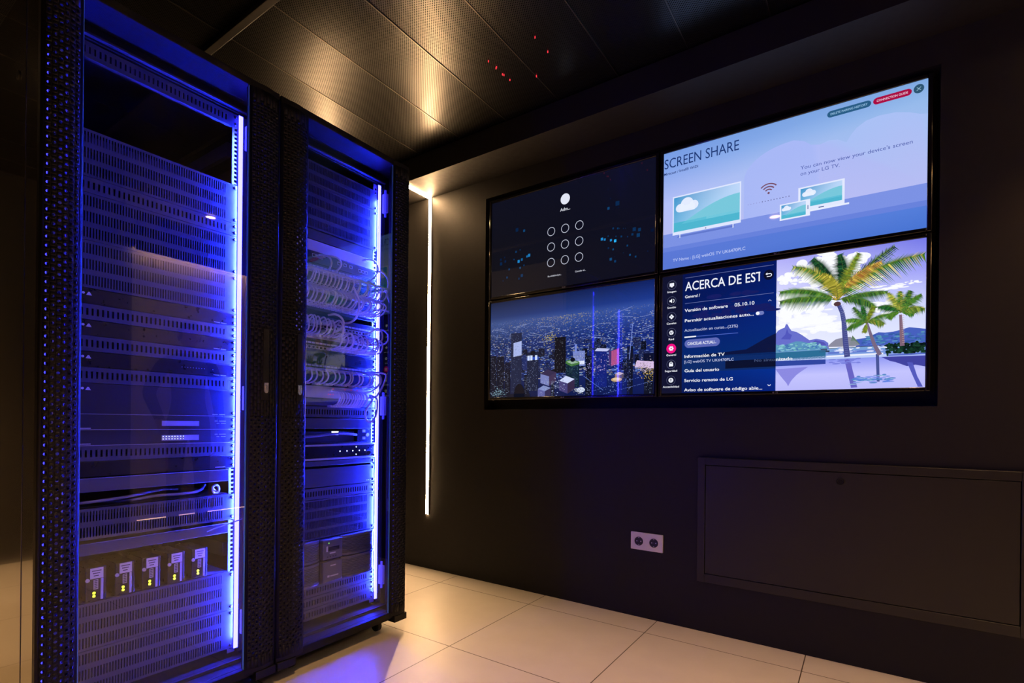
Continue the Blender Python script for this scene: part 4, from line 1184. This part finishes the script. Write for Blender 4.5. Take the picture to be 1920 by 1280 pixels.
# converter modules
q = MB(); zb = Z1(35)
t = thing('module_shelf', (XP, y, zb), 'dark shelf under the five converter modules in the left rack', 'shelf')
q.box(-2.2, XP - .004, y - .22, y + .22, zb + .0008, zb + .003); ob('tray', q, 'rack_in', t)
order = ['leftmost of the five', 'second from left of the five', 'middle one of the five', 'second from right of the five', 'rightmost of the five']
proto = None
for i, (cy) in enumerate((.546, .616, .685, .754, .824)):
    if proto is None:
        t = thing('converter_module', (XP, cy, zb + .004), '', 'converter module', 'converter modules in the left rack')
        q = MB(); q.box(XP - .12, XP, cy - .024, cy + .024, zb + .0035, zb + .099); ob('case', q, 'device', t, bevel=.0015)
        zt = zb + .0965
        q = MB(); q.box(XP, XP + .0012, cy - .014, cy + .017, zt - .030, zt); lb = ob('name_label', q, 'white', t); lb['label'] = 'white sticker label'
        q = MB()
        for k in range(3): q.box(XP + .0012, XP + .0015, cy - .010 + k * .002, cy + .012 - k * .003, zt - .009 - k * .007, zt - .0065 - k * .007)
        ob('lettering', q, 'plate', lb)
        q = MB(); q.box(XP, XP + .001, cy - .006, cy + .005, zt - .061, zt - .033); s_ = ob('text_strip', q, 'lightgrey', t)
        q = MB()
        for k in range(5): q.box(XP + .001, XP + .0013, cy - .004, cy + .003, zt - .058 + k * .005, zt - .055 + k * .005)
        ob('lettering', q, 'plate', s_)
        q = MB(); q.box(XP, XP + .0014, cy + .0105, cy + .0165, zt - .098 + .006, zt - .031); ob('pull_tab', q, 'lightgrey', t, bevel=.001)
        q = MB(); q.cyl((XP, cy - .0205, zt - .032), 'x', .0052, .004, 14); ob('side_screw', q, 'lightgrey', t)
        for dz in (-.071, -.080): leds(t, [(cy - .0045, zt + dz)], 'led_yellow', .0036)
        proto = t; kids = [(c, list(c.children)) for c in t.children]; y_first = cy
    else:
        t = proto.copy(); COL.objects.link(t); t.location = (XP, cy, zb + .004)
        for (c, sub) in kids:
            d = c.copy(); COL.objects.link(d); d.parent = t
            for g in sub:
                h = g.copy(); COL.objects.link(h); h.parent = d
    tag(t, order[i] + ' black modules with white labels and yellow lights, left rack', 'converter module', 'converter modules in the left rack')
cable('loose_cable', 'thin dark cable crossing the mounting rail above the converter modules', [(-1.775, .955, .569), (-1.78, .93, .563), (-1.795, .90, .552), (-1.797, .87, .546), (-1.797, .84, .538)], .002, 'cable_dark', plug=False)

# ---------------- right rack
y = YC2
Z2 = lambda n: 1.94 - .04445 * n
slot_panel(y, Z2(2), Z2(0), 2, 'two-row slotted panel at the very top of the right rack')
slot_panel(y, Z2(6), Z2(2), 4, 'upper four-row slotted panel, above the patch cables in the right rack')
device(y, Z2(7) + .002, Z2(6) - .002, 'narrow dark plate above the white blank panel in the right rack', 'blank_plate', 'plate', 'blanking plate', depth=.25, X=XP - .002, halfw=.218, scr=False)
device(y, Z2(8), Z2(7), 'plain white panel with one cable, above all the patch cables in the right rack', 'white_panel', 'white', 'panel', depth=.1)

def ports(parent, pts, w=.011, h=.0095, X=XP, frame=True):
    q = MB(); q2 = MB()
    for (py, pz) in pts:
        q.box(X, X + .0012, py - w / 2 - .0017, py - w / 2, pz - h / 2, pz + h / 2); q.box(X, X + .0012, py + w / 2, py + w / 2 + .0017, pz - h / 2, pz + h / 2)
        q.box(X, X + .0012, py - w / 2 - .0017, py + w / 2 + .0017, pz + h / 2, pz + h / 2 + .0015); q.box(X, X + .0012, py - w / 2 - .0017, py + w / 2 + .0017, pz - h / 2 - .0015, pz - h / 2)
        q2.box(X, X + .0004, py - w / 2, py + w / 2, pz - h / 2, pz + h / 2); q2.box(X + .0004, X + .0009, py - w * .2, py + w * .2, pz - h / 2, pz - h / 2 + .002)
    o = ob('port_row', q, 'white', parent, smooth=False); ob('port_openings', q2, 'device', o, smooth=False)
t = device(y, Z2(9), Z2(8), 'dark switch with a few empty square ports under the white panel, right rack', 'network_switch', 'device2', 'switch')
ports(t, [(1.239, 1.568), (1.256, 1.568), (1.272, 1.568), (1.358, 1.566), (1.388, 1.566), (1.418, 1.566), (1.465, 1.562), (1.482, 1.562), (1.50, 1.562)])

PY = [1.118 + k * .0176 for k in range(24)]
def patch(z0, z1, label, pz, mat='device2', strip=None):
    t = device(y, z0, z1, label, 'patch_bay', mat, 'patch bay', depth=.06)
    ports(t, [(py, pz) for py in PY])
    if strip:
        q = MB()
        for py in PY: q.box(XP, XP + .0008, py - .0075, py + .0075, strip - .0035, strip + .0035)
        ob('label_strip', q, 'white', t, smooth=False)
    return t
patch(1.488, 1.538, 'highest patch panel, behind the top row of cable loops in the right rack', 1.508, strip=1.527)
t = device(y, 1.418, 1.486, 'dark switch hidden behind the two upper bundles of cable loops, right rack', 'network_switch', 'device2', 'switch')
ports(t, [(py, pz) for py in PY for pz in (1.442, 1.458)])
leds(t, [(1.243, 1.432), (1.367, 1.436)], 'led_red', .0016)
patch(1.352, 1.416, 'second highest patch panel, under the two upper bundles of cable loops in the right rack', 1.370, strip=1.386)
patch(1.262, 1.333, 'patch panel with empty ports to the right, in the middle of the right rack', 1.292, strip=1.309)
t = device(y, 1.238, 1.260, 'thin pale panel between the two middle patch panels of the right rack', 'white_panel', 'lightgrey', 'panel', depth=.1, scr=False)
patch(1.190, 1.236, 'patch panel with four empty ports at its left end, middle of right rack', 1.204, strip=1.221)
device(y, 1.142, 1.188, 'glossy dark device between the middle and lowest patch panels of the right rack', mat='device')
patch(1.106, 1.140, 'lowest patch panel, over the row of hanging cable bows in the right rack', 1.116, strip=1.131)
device(y, 1.053, 1.104, 'dark device behind the row of hanging cable bows in the right rack', mat='device')
t = device(y, 1.002, 1.051, 'white switch with red lights and a hanging bundle of cables, right rack', 'network_switch', 'lightgrey', 'switch')
ports(t, [(1.318 + k * .0125, zz) for k in range(12) for zz in (1.034,)], .009, .008)
leds(t, [(1.336, 1.042), (1.394, 1.042), (1.426, 1.042), (1.458, 1.042), (1.314, 1.019), (1.324, 1.019), (1.336, 1.019), (1.442, 1.021)], 'led_red', .002)
device(y, .971, 1.000, 'dark plate under the white switch with red lights in the right rack', 'blank_plate', 'plate', 'blanking plate', depth=.2, scr=False)
slot_panel(y, .924, .969, 1, 'single-row slotted panel just below the patch cables in the right rack', True)
device(y, .878, .921, 'narrow plain plate between the patch cables and the shelf box in the right rack', 'blank_plate', 'plate', 'blanking plate', depth=.2, X=XP + .004, halfw=.218, scr=False)

# small boxes on the shelf
t = thing('rack_shelf', (XP, y, .822), 'shelf with small boxes and a cable above the bordered device, right rack', 'shelf')
q = MB(); q.box(-2.2, XP - .004, y - .22, y + .22, .8195, .822); ob('tray', q, 'rack_in', t)
t = thing('media_box', (XP - .02, 1.43, .822), 'dark box with glowing white marks on the shelf in the right rack', 'box')
q = MB(); q.box(XP - .14, XP - .012, 1.20, 1.455, .8222, .868); ob('case', q, 'device2', t, bevel=.002)
q = MB(); q.box(XP - .012, XP - .011, 1.34, 1.372, .862, .867); q.box(XP - .012, XP - .011, 1.338, 1.372, .852, .858); ob('marking', q, 'led_white', t)  # marks given a glow of their own
t = thing('dial_box', (XP - .01, 1.505, .822), 'black box with a white round button at the right end of the shelf, right rack', 'box')
q = MB(); q.box(XP - .12, XP - .004, 1.465, 1.535, .8222, .875); ob('case', q, 'device', t, bevel=.002)
q = MB(); q.cyl((XP - .004, 1.516, .851), 'x', .0085, .006, 20); ob('button', q, 'white', t, bevel=.001)
marks(t, [(1.492, 1.508, .862, .874), (1.492, 1.508, .831, .843)], 'white', X=XP - .004)
cable('loose_cable', 'blue grey cable running along the shelf in front of the dark box, right rack', [(-1.80, 1.18, .846), (-1.795, 1.25, .850), (-1.79, 1.33, .858), (-1.79, 1.38, .858), (-1.80, 1.44, .853), (-1.83, 1.47, .85)], .005, 'cable_dark', plug=False)

t = device(y, .750, .817, 'black device with pale border strips and a cross of white lights, right rack', 'audio_processor', 'device', 'device', X=XP + .004)
X4 = XP + .004
marks(t, [(y - .238, y + .2405, .8075, .8145), (y - .238, y + .2405, .7515, .759)], 'lightgrey', 'border_strip', X=X4); marks(t, [(y + .2355, y + .2405, .759, .8075)], 'lightgrey', 'border_strip', X=X4)
leds(t, [(1.37, .784), (1.405, .784), (1.435, .784), (1.453, .800), (1.453, .768), (1.470, .784), (1.50, .784)], 'led_white', .0026, X4); leds(t, [(1.535, .79), (1.535, .775)], 'print', .0016, X4)
q = MB(); q.cyl((X4, 1.512, .772), 'x', .012, .012, 20); ob('knob', q, 'rubber', t, bevel=.002)
device(y, .727, .748, 'thin plate just under the black device with border strips, right rack', 'blank_plate', 'panel', 'blanking plate', depth=.2)
t = device(y, .642, .719, 'tall plain plate below the thin plate, with small marks at its right end, right rack', 'blank_plate', 'panel', 'blanking plate', depth=.2); marks(t, [(1.512, 1.518, .65, .653), (1.522, 1.528, .65, .653), (1.534, 1.538, .65, .653)])
slot_panel(y, .594, .640, 1, 'single-row slotted panel above the lower four-row panel in the right rack', True)
slot_panel(y, .434, .593, 4, 'lower four-row slotted panel, above the two battery units in the right rack')
slot_panel(y, .206, .250, 1, 'single-row slotted panel just under the lower battery unit, right rack', True)
slot_panel(y, .161, .205, 1, 'middle one of the three single-row slotted panels at the foot of the right rack', True)
slot_panel(y, .117, .160, 1, 'lowest single-row slotted panel at the foot of the right rack', True)

def ups(z0, z1, label, panel):
    """battery unit: two louvred bulged grilles and a middle control block"""
    t = thing('battery_unit', (XP, y, z0), label, 'battery unit', 'battery units low in the right rack')
    q = MB(); q.box(XP - .35, XP - .001, y - .218, y + .218, z0 + .001, z1 - .001); q.box(XP - .0035, XP + .001, y - .2413, y + .2413, z0 + .001, z1 - .001); ob('case', q, 'device2', t)
    H = z1 - z0
    for (a, b_) in ((y - .232, y - .042), (y + .062, y + .236)):
        q = MB(); n = 12
        prof = lambda f: .020 * (1 - abs(2 * f - 1) ** 4) + .003
        for k in range(n):           # bulged louvre slats
            za = z0 + .008 + (H - .016) * k / n; zb_ = za + (H - .016) / n * .62
            pts = [(XP + .001 + prof(f / 10), a + (b_ - a) * f / 10) for f in range(11)]
            q.prism([(XP, a)] + pts + [(XP, b_)], 'z', za, zb_)
        for (c, d) in ((z0 + .002, z0 + .0085), (z1 - .0095, z1 - .002)):
            pts = [(XP + .003 + prof(f / 10), a + (b_ - a) * f / 10) for f in range(11)]
            q.prism([(XP, a)] + pts + [(XP, b_)], 'z', c, d)
        ob('grille', q, 'ups', t)
    q = MB(); q.box(XP, XP + .024, y - .036, y + .056, z0 + .003, z1 - .003); c = ob('control_block', q, 'ups', t, bevel=.004)
    XX = XP + .024
    if panel:
        q = MB(); q.box(XX, XX + .001, y - .012, y + .040, z1 - .050, z1 - .034); ob('display', q, 'device', c)
        q = MB(); q.box(XX, XX + .0012, y - .022, y - .015, z1 - .052, z1 - .030); q.box(XX, XX + .0006, y - .006, y + .022, z1 - .062, z1 - .057); ob('marking', q, 'print', c)
        leds(c, [(y - .010, z1 - .018)], 'led_green', .0025, XX)
        for k in range(4):
            q = MB(); q.cyl((XX, y - .016 + k * .013, z0 + .014), 'x', .003, .001, 10); ob('button', q, 'device2', c)
    else:
        q = MB(); q.box(XX, XX + .0006, y - .002, y + .024, z1 - .024, z1 - .019); q.box(XX, XX + .0006, y - .016, y - .006, z0 + .024, z0 + .032); q.box(XX, XX + .0006, y - .003, y + .036, z0 + .025, z0 + .030); ob('marking', q, 'print', c)
    screws(t, y, z0, z1, XP + .001)
ups(.345, .432, 'upper battery unit with a small display and green light, low in the right rack', True)
ups(.252, .343, 'lower battery unit with a plain middle block, low in the right rack', False)

# ---------------- cable support bar and patch cables of the right rack
t = thing('cable_support_bar', (-1.72, y, 1.487), 'pale bar holding up the top bundle of cable loops, right rack', 'cable bar')
q = MB(); q.box(-1.724, -1.714, y - .232, y + .222, 1.4835, 1.4905); ob('bar', q, 'lightgrey', t, bevel=.0015)
for s in (-.2255, .2155):
    q = MB(); q.box(-1.811, -1.716, y + s - .003, y + s + .003, 1.479, 1.4905); ob('bracket', q, 'lightgrey', t)
rg = random.Random(4)
u = lambda a, c: rg.uniform(a, c)
X0 = XP + .004
for k in range(24):        # top bundle: out of the upper panel, over the bar and back into the switch
    py = PY[k]; f = k / 23
    bl = u(.070, .088); sh = .004 + .030 * max(0, f - .4) + u(-.003, .004)
    cable('patch_cable', 'white patch cable in the top bundle of loops hanging behind the support bar, right rack',
          [(X0, py, 1.508), (X0 + .024, py, 1.508), (X0 + bl * .8, py + sh * .6, 1.499 + u(-.004, .002)), (X0 + bl, py + sh, 1.475 + u(-.004, .004)), (X0 + bl * .75, py + sh * .8, 1.446 - .006 * f), (X0 + .022, py + u(-.002, .004), 1.442), (X0, py, 1.442)],
          group='top bundle of patch cables')
for k in range(24):        # second bundle, from the switch down to the panel below
    py = PY[k]; f = k / 23
    bl = u(.055, .074) + .016 * max(0, f - .4); sh = .006 + .028 * max(0, f - .35) + u(-.003, .004)
    cable('patch_cable', 'white patch cable in the second bundle of loops, dropping to the port row, right rack',
          [(X0, py + .002, 1.430), (X0 + .022, py + .002, 1.431), (X0 + bl * .8, py + sh * .7, 1.428), (X0 + bl, py + sh, 1.408 + u(-.004, .004)), (X0 + bl * .7, py + sh * .8, 1.380), (X0 + .022, py, 1.370), (X0, py, 1.370)],
          group='second bundle of patch cables')
for k in range(13):        # third bundle, at the left
    py = PY[k]; bl = u(.05, .085); sh = u(0, .016)
    cable('patch_cable', 'white patch cable in the round third bundle left of the empty ports, right rack',
          [(X0, py, 1.300), (X0 + .02, py, 1.303), (X0 + bl * .8, py + sh * .6, 1.306 + u(0, .014)), (X0 + bl, py + sh, 1.284), (X0 + bl * .8, py + sh, 1.258), (X0 + .022, py + u(-.004, .008), 1.249), (X0, py, 1.249)],
          group='third bundle of patch cables')
for k in range(11, 24):     # fourth bundle, at the right
    py = PY[k]; bl = u(.052, .08); sh = .012 + u(0, .014)
    cable('patch_cable', 'white patch cable in the fourth bundle, right of the four empty ports, right rack',
          [(X0, py - .004, 1.249), (X0 + .02, py, 1.253), (X0 + bl * .8, py + sh * .8, 1.262 + u(0, .01)), (X0 + bl, py + sh, 1.240), (X0 + bl * .75, py + sh, 1.214), (X0 + .022, py, 1.204), (X0, py, 1.204)],
          group='fourth bundle of patch cables')
for k in range(24):         # fifth row: open bows
    if k in (3, 6, 9, 12, 16, 19, 22): continue
    py = PY[k]; bl = u(.052, .064); sh = u(.002, .010)
    cable('patch_cable', 'white patch cable in the row of open bows under the lowest patch panel',
          [(X0, py, 1.116), (X0 + .020, py, 1.116), (X0 + bl * .85, py + sh * .6, 1.108), (X0 + bl, py + sh, 1.088), (X0 + bl * .85, py + sh * .6, 1.068), (X0 + .020, py + u(-.003, .003), 1.058), (X0, py, 1.058)],
          group='row of hanging cable bows')
for k in range(12):         # bundle falling out of the white switch
    py = 1.318 + k * .0125; bl = u(.05, .058)
    cable('patch_cable', 'white patch cable in the small bundle falling from the white switch, right rack',
          [(X0, py, 1.034), (X0 + .02, py, 1.034), (X0 + bl * .9, py + .004, 1.024), (X0 + bl, py + .006, 1.002), (X0 + bl * .8, py + .002, .980), (X0 + .018, py - .004, .970), (X0 + .003, py - .006, .970)],
          group='small bundle from the white switch')
# single cables that stand out
cable('patch_cable', 'single white cable looping out of the left ports of the top switch, right rack', [(X0, 1.256, 1.568), (X0 + .02, 1.256, 1.568), (X0 + .05, 1.27, 1.560), (X0 + .06, 1.275, 1.536), (X0 + .05, 1.27, 1.510), (X0 + .02, 1.262, 1.500)], .0038)
cable('patch_cable', 'second single white cable looping out of the top switch, slightly further right, right rack', [(X0, 1.272, 1.568), (X0 + .02, 1.274, 1.570), (X0 + .06, 1.30, 1.564), (X0 + .072, 1.312, 1.540), (X0 + .06, 1.304, 1.515), (X0 + .03, 1.296, 1.50)], .0038)
cable('patch_cable', 'single cable plugged into the plain white panel and bending down, right rack', [(X0, 1.483, 1.611), (X0 + .022, 1.484, 1.611), (X0 + .045, 1.502, 1.606), (X0 + .055, 1.515, 1.575), (X0 + .045, 1.508, 1.54), (X0 + .02, 1.49, 1.515)], .003)
cable('patch_cable', 'bright white cable hooping down outside the right rail beside the two upper bundles', [(X0 + .02, 1.545, 1.48), (X0 + .055, 1.560, 1.486), (X0 + .062, 1.563, 1.463), (X0 + .067, 1.575, 1.435), (X0 + .068, 1.588, 1.406), (X0 + .062, 1.575, 1.398), (X0 + .05, 1.55, 1.402), (X0 + .02, 1.53, 1.40)], .0042, plug=False)
cable('patch_cable', 'white cable rising past the end of the support bar to the upper right rail', [(X0 + .01, 1.535, 1.574), (X0 + .035, 1.553, 1.572), (X0 + .055, 1.565, 1.55), (X0 + .06, 1.57, 1.515), (X0 + .055, 1.558, 1.48)], .0034, plug=False)
cable('patch_cable', 'single white cable dropping straight down in front of the gap, right rack', [(X0 + .098, 1.352, 1.452), (X0 + .098, 1.366, 1.43), (X0 + .094, 1.384, 1.40), (X0 + .085, 1.388, 1.36), (X0 + .068, 1.388, 1.335), (X0 + .04, 1.386, 1.322), (X0 + .004, 1.384, 1.320)], .0045, plug=False)
cable('patch_cable', 'white cable making a big round bow right of the empty ports', [(X0, 1.50, 1.292), (X0 + .03, 1.503, 1.30), (X0 + .05, 1.52, 1.315), (X0 + .058, 1.538, 1.30), (X0 + .055, 1.542, 1.27), (X0 + .04, 1.53, 1.25), (X0 + .015, 1.51, 1.245)], .0036)
cable('patch_cable', 'white cable arching out over the right rail beside the empty ports, right rack', [(X0 + .01, 1.545, 1.315), (X0 + .035, 1.565, 1.316), (X0 + .05, 1.582, 1.295), (X0 + .045, 1.58, 1.265), (X0 + .03, 1.56, 1.25), (X0 + .01, 1.54, 1.248)], .0034, plug=False)
cable('patch_cable', 'outer white cable curling from the row of bows down to the white switch', [(X0 + .004, 1.50, 1.125), (X0 + .04, 1.53, 1.125), (X0 + .06, 1.560, 1.118), (X0 + .058, 1.558, 1.09), (X0 + .056, 1.538, 1.05), (X0 + .042, 1.52, 1.018), (X0 + .01, 1.505, 1.012)], .004, plug=False)
cable('patch_cable', 'inner white cable curling from the row of bows down to the white switch', [(X0 + .004, 1.478, 1.118), (X0 + .04, 1.51, 1.118), (X0 + .058, 1.533, 1.105), (X0 + .056, 1.530, 1.075), (X0 + .040, 1.510, 1.046), (X0 + .022, 1.496, 1.036), (X0 + .004, 1.488, 1.034)], .004, plug=False)
cable('patch_cable', 'large white drop-shaped loop hanging below the white switch, right rack', [(X0 + .02, 1.505, 1.025), (X0 + .05, 1.518, 1.01), (X0 + .058, 1.515, .97), (X0 + .062, 1.502, .93), (X0 + .06, 1.482, .908), (X0 + .058, 1.460, .915), (X0 + .056, 1.452, .945), (X0 + .056, 1.47, .975), (X0 + .055, 1.49, 1.0), (X0 + .03, 1.50, 1.02)], .0042, plug=False)
cable('patch_cable', 'thick white cable ending early above the round third bundle, right rack', [(X0 + .03, 1.285, 1.335), (X0 + .06, 1.295, 1.336), (X0 + .07, 1.315, 1.326), (X0 + .07, 1.328, 1.305), (X0 + .05, 1.33, 1.285), (X0 + .02, 1.325, 1.272)], .0044, plug=False)
bpy.data.objects.remove(SCREW)

# ------------------------------------------------------------------ person standing to the right, seen only as a reflection
def person():
    px, py = 1.30, 2.02
    t_v = []; t_e = []; t_r = []
    def J(x, y, z, r): t_v.append((px + x, py + y, z)); t_r.append(r); return len(t_v) - 1
    def E(a, c): t_e.append((a, c))
    # facing -x; y- is the figure's left
    pel = J(0, 0, .94, .125); w = J(.0, 0, 1.06, .118); ch = J(.01, 0, 1.25, .135); up = J(.015, 0, 1.40, .10); nk = J(0, 0, 1.475, .052); hd0 = J(-.008, 0, 1.545, .050)
    for a, c in ((pel, w), (w, ch), (ch, up), (up, nk), (nk, hd0)): E(a, c)
    for s in (-1, 1):
        hp = J(0, s * .09, .88, .095); kn = J(-.01, s * .105, .49, .062); an = J(.015, s * .11, .10, .043); toe = J(-.14, s * .125, .04, .036); heel = J(.04, s * .11, .04, .036)
        E(pel, hp); E(hp, kn); E(kn, an); E(an, heel); E(an, toe)
        if s < 0:
            pts = [(0, -.185, 1.385, .062), (.02, -.29, 1.14, .05), (-.06, -.235, .93, .036)]
        else:
            pts = [(0, .185, 1.385, .062), (.03, .245, 1.12, .05), (-.02, .25, .88, .036)]
        prev = up
        for (x, yy, z, r) in pts:
            j = J(x, yy, z, r); E(prev, j); prev = j
        x, yy, z, r = pts[-1]
        pm_ = J(x - .02, yy + (.012 if s < 0 else 0), z - .075, .034); E(prev, pm_)
        for f in range(4):
            L = (.06, .072, .066, .05)[f]; oy = (f - 1.5) * .018
            k1 = J(x - .022 + oy, yy + .004 * f, z - .115, .0095); k2 = J(x - .034 + oy, yy + .006 * f + .006, z - .115 - L * .55, .0088); k3 = J(x - .04 + oy, yy + .012, z - .115 - L, .0078)
            E(pm_, k1); E(k1, k2); E(k2, k3)
        k1 = J(x - .052, yy + .006, z - .075, .0105); k2 = J(x - .07, yy + .008, z - .115, .0095); E(pm_, k1); E(k1, k2)
    me = bpy.data.meshes.new('body'); me.from_pydata(t_v, t_e, [])
    o = bpy.data.objects.new('person', me); COL.objects.link(o)
    o.modifiers.new('skin', 'SKIN'); 
    lay = me.skin_vertices[0] if me.skin_vertices else None
    if lay is None:
        bm = bmesh.new(); bm.from_mesh(me); bm.verts.layers.skin.verify(); bm.to_mesh(me); bm.free(); lay = me.skin_vertices[0]
    for i, r in enumerate(t_r): lay.data[i].radius = (r, r)
    lay.data[0].use_root = True
    sb = o.modifiers.new('sub', 'SUBSURF'); sb.levels = 2; sb.render_levels = 2
    dg = bpy.context.evaluated_depsgraph_get()
    m2 = bpy.data.meshes.new_from_object(o.evaluated_get(dg))
    o.modifiers.clear(); o.data = m2
    # head: skull, jaw, brow, nose, lips and ears shaped out of one grid and merged into the body mesh
    bm = bmesh.new(); bm.from_mesh(m2)
    nu, nv = 40, 28; grid = []
    for i in range(nv + 1):
        th = pi * i / nv; row = []
        for j in range(nu):
            a = 2 * pi * j / nu
            fx, fy, fz = -sin(th) * cos(a), sin(th) * sin(a), cos(th)
            rx, ry, rz = .098, .077, .120
            if fz < 0: k = 1 + fz * .30; ry *= k; rx *= (1 + fz * .12)
            x, yy, z = rx * fx, ry * fy, rz * fz
            if fx < 0:
                g = lambda cy, cz, sy, sz: math.exp(-((yy - cy) / sy) ** 2 - ((z - cz) / sz) ** 2)
                x -= .026 * g(0, -.018, .013, .022) + .010 * g(0, -.064, .022, .010) + .010 * g(0, -.095, .02, .014) + .006 * g(0, .030, .05, .012)
                x += .009 * (g(.031, .010, .014, .010) + g(-.031, .010, .014, .010))
            e = math.exp(-((x - .008) / .014) ** 2 - ((z + .005) / .026) ** 2)
            yy += (.016 * e if fy > .7 else -.016 * e if fy < -.7 else 0)
            row.append(bm.verts.new((px + x - .006, py + yy, 1.632 + z)))
        grid.append(row)
    for i in range(nv):
        for j in range(nu): bm.faces.new((grid[i][j], grid[i][(j + 1) % nu], grid[i + 1][(j + 1) % nu], grid[i + 1][j]))
    bmesh.ops.remove_doubles(bm, verts=[v for r in (grid[0], grid[-1]) for v in r], dist=1e-5)
    bmesh.ops.recalc_face_normals(bm, faces=bm.faces)
    bm.to_mesh(m2); bm.free()
    m2.materials.clear()
    for k in ('skin', 'jacket', 'trousers', 'shoe'): m2.materials.append(M[k])
    for p in m2.polygons:
        c = p.center; z = c.z; dy = abs(c.y - py)
        if z > 1.475: i = 0
        elif dy > .16 and z < .93: i = 0
        elif z > .93 or (dy > .16 and z > .9): i = 1
        elif z > .085: i = 2
        else: i = 3
        p.material_index = i; p.use_smooth = True
    for v in m2.vertices: v.co.x -= px; v.co.y -= py
    o.location = (px, py, 0)
    zmin = min(v.co.z for v in m2.vertices); o.location.z = -zmin
    tag(o, 'person in a dark jacket standing by the beige wall, reflected in the left rack glass', 'person')
    # hair cap, eyes
    q = MB(); n = 20; vs = []
    for i in range(9):
        th = pi * .62 * i / 8
        for j in range(n):
            a = 2 * pi * j / n
            th2 = th * (.62 if cos(a) < -.35 else 1.0)
            vs.append((-.006 + .104 * sin(th2) * cos(a), .083 * sin(th2) * sin(a), 1.632 + .127 * cos(th2)))
    q.add(vs, [(i * n + j, i * n + (j + 1) % n, (i + 1) * n + (j + 1) % n, (i + 1) * n + j) for i in range(8) for j in range(n)])
    h = ob('hair', q, 'hair'); h.parent = o
    for s in (-1, 1):
        q = MB(); q.cyl((-.090, s * .031, 1.642), 'x', .0085, .012, 12); e = ob('eye', q, 'white'); e.parent = o
        q = MB(); q.cyl((-.0908, s * .031, 1.642), 'x', .0045, .010, 10); e2 = ob('iris', q, 'hair'); e2.parent = e
    q = MB(); q.box(-.104, -.085, -.020, .020, 1.566, 1.571); e = ob('mouth', q, pm('lips', (.35, .14, .12), .5)); e.parent = o
person()
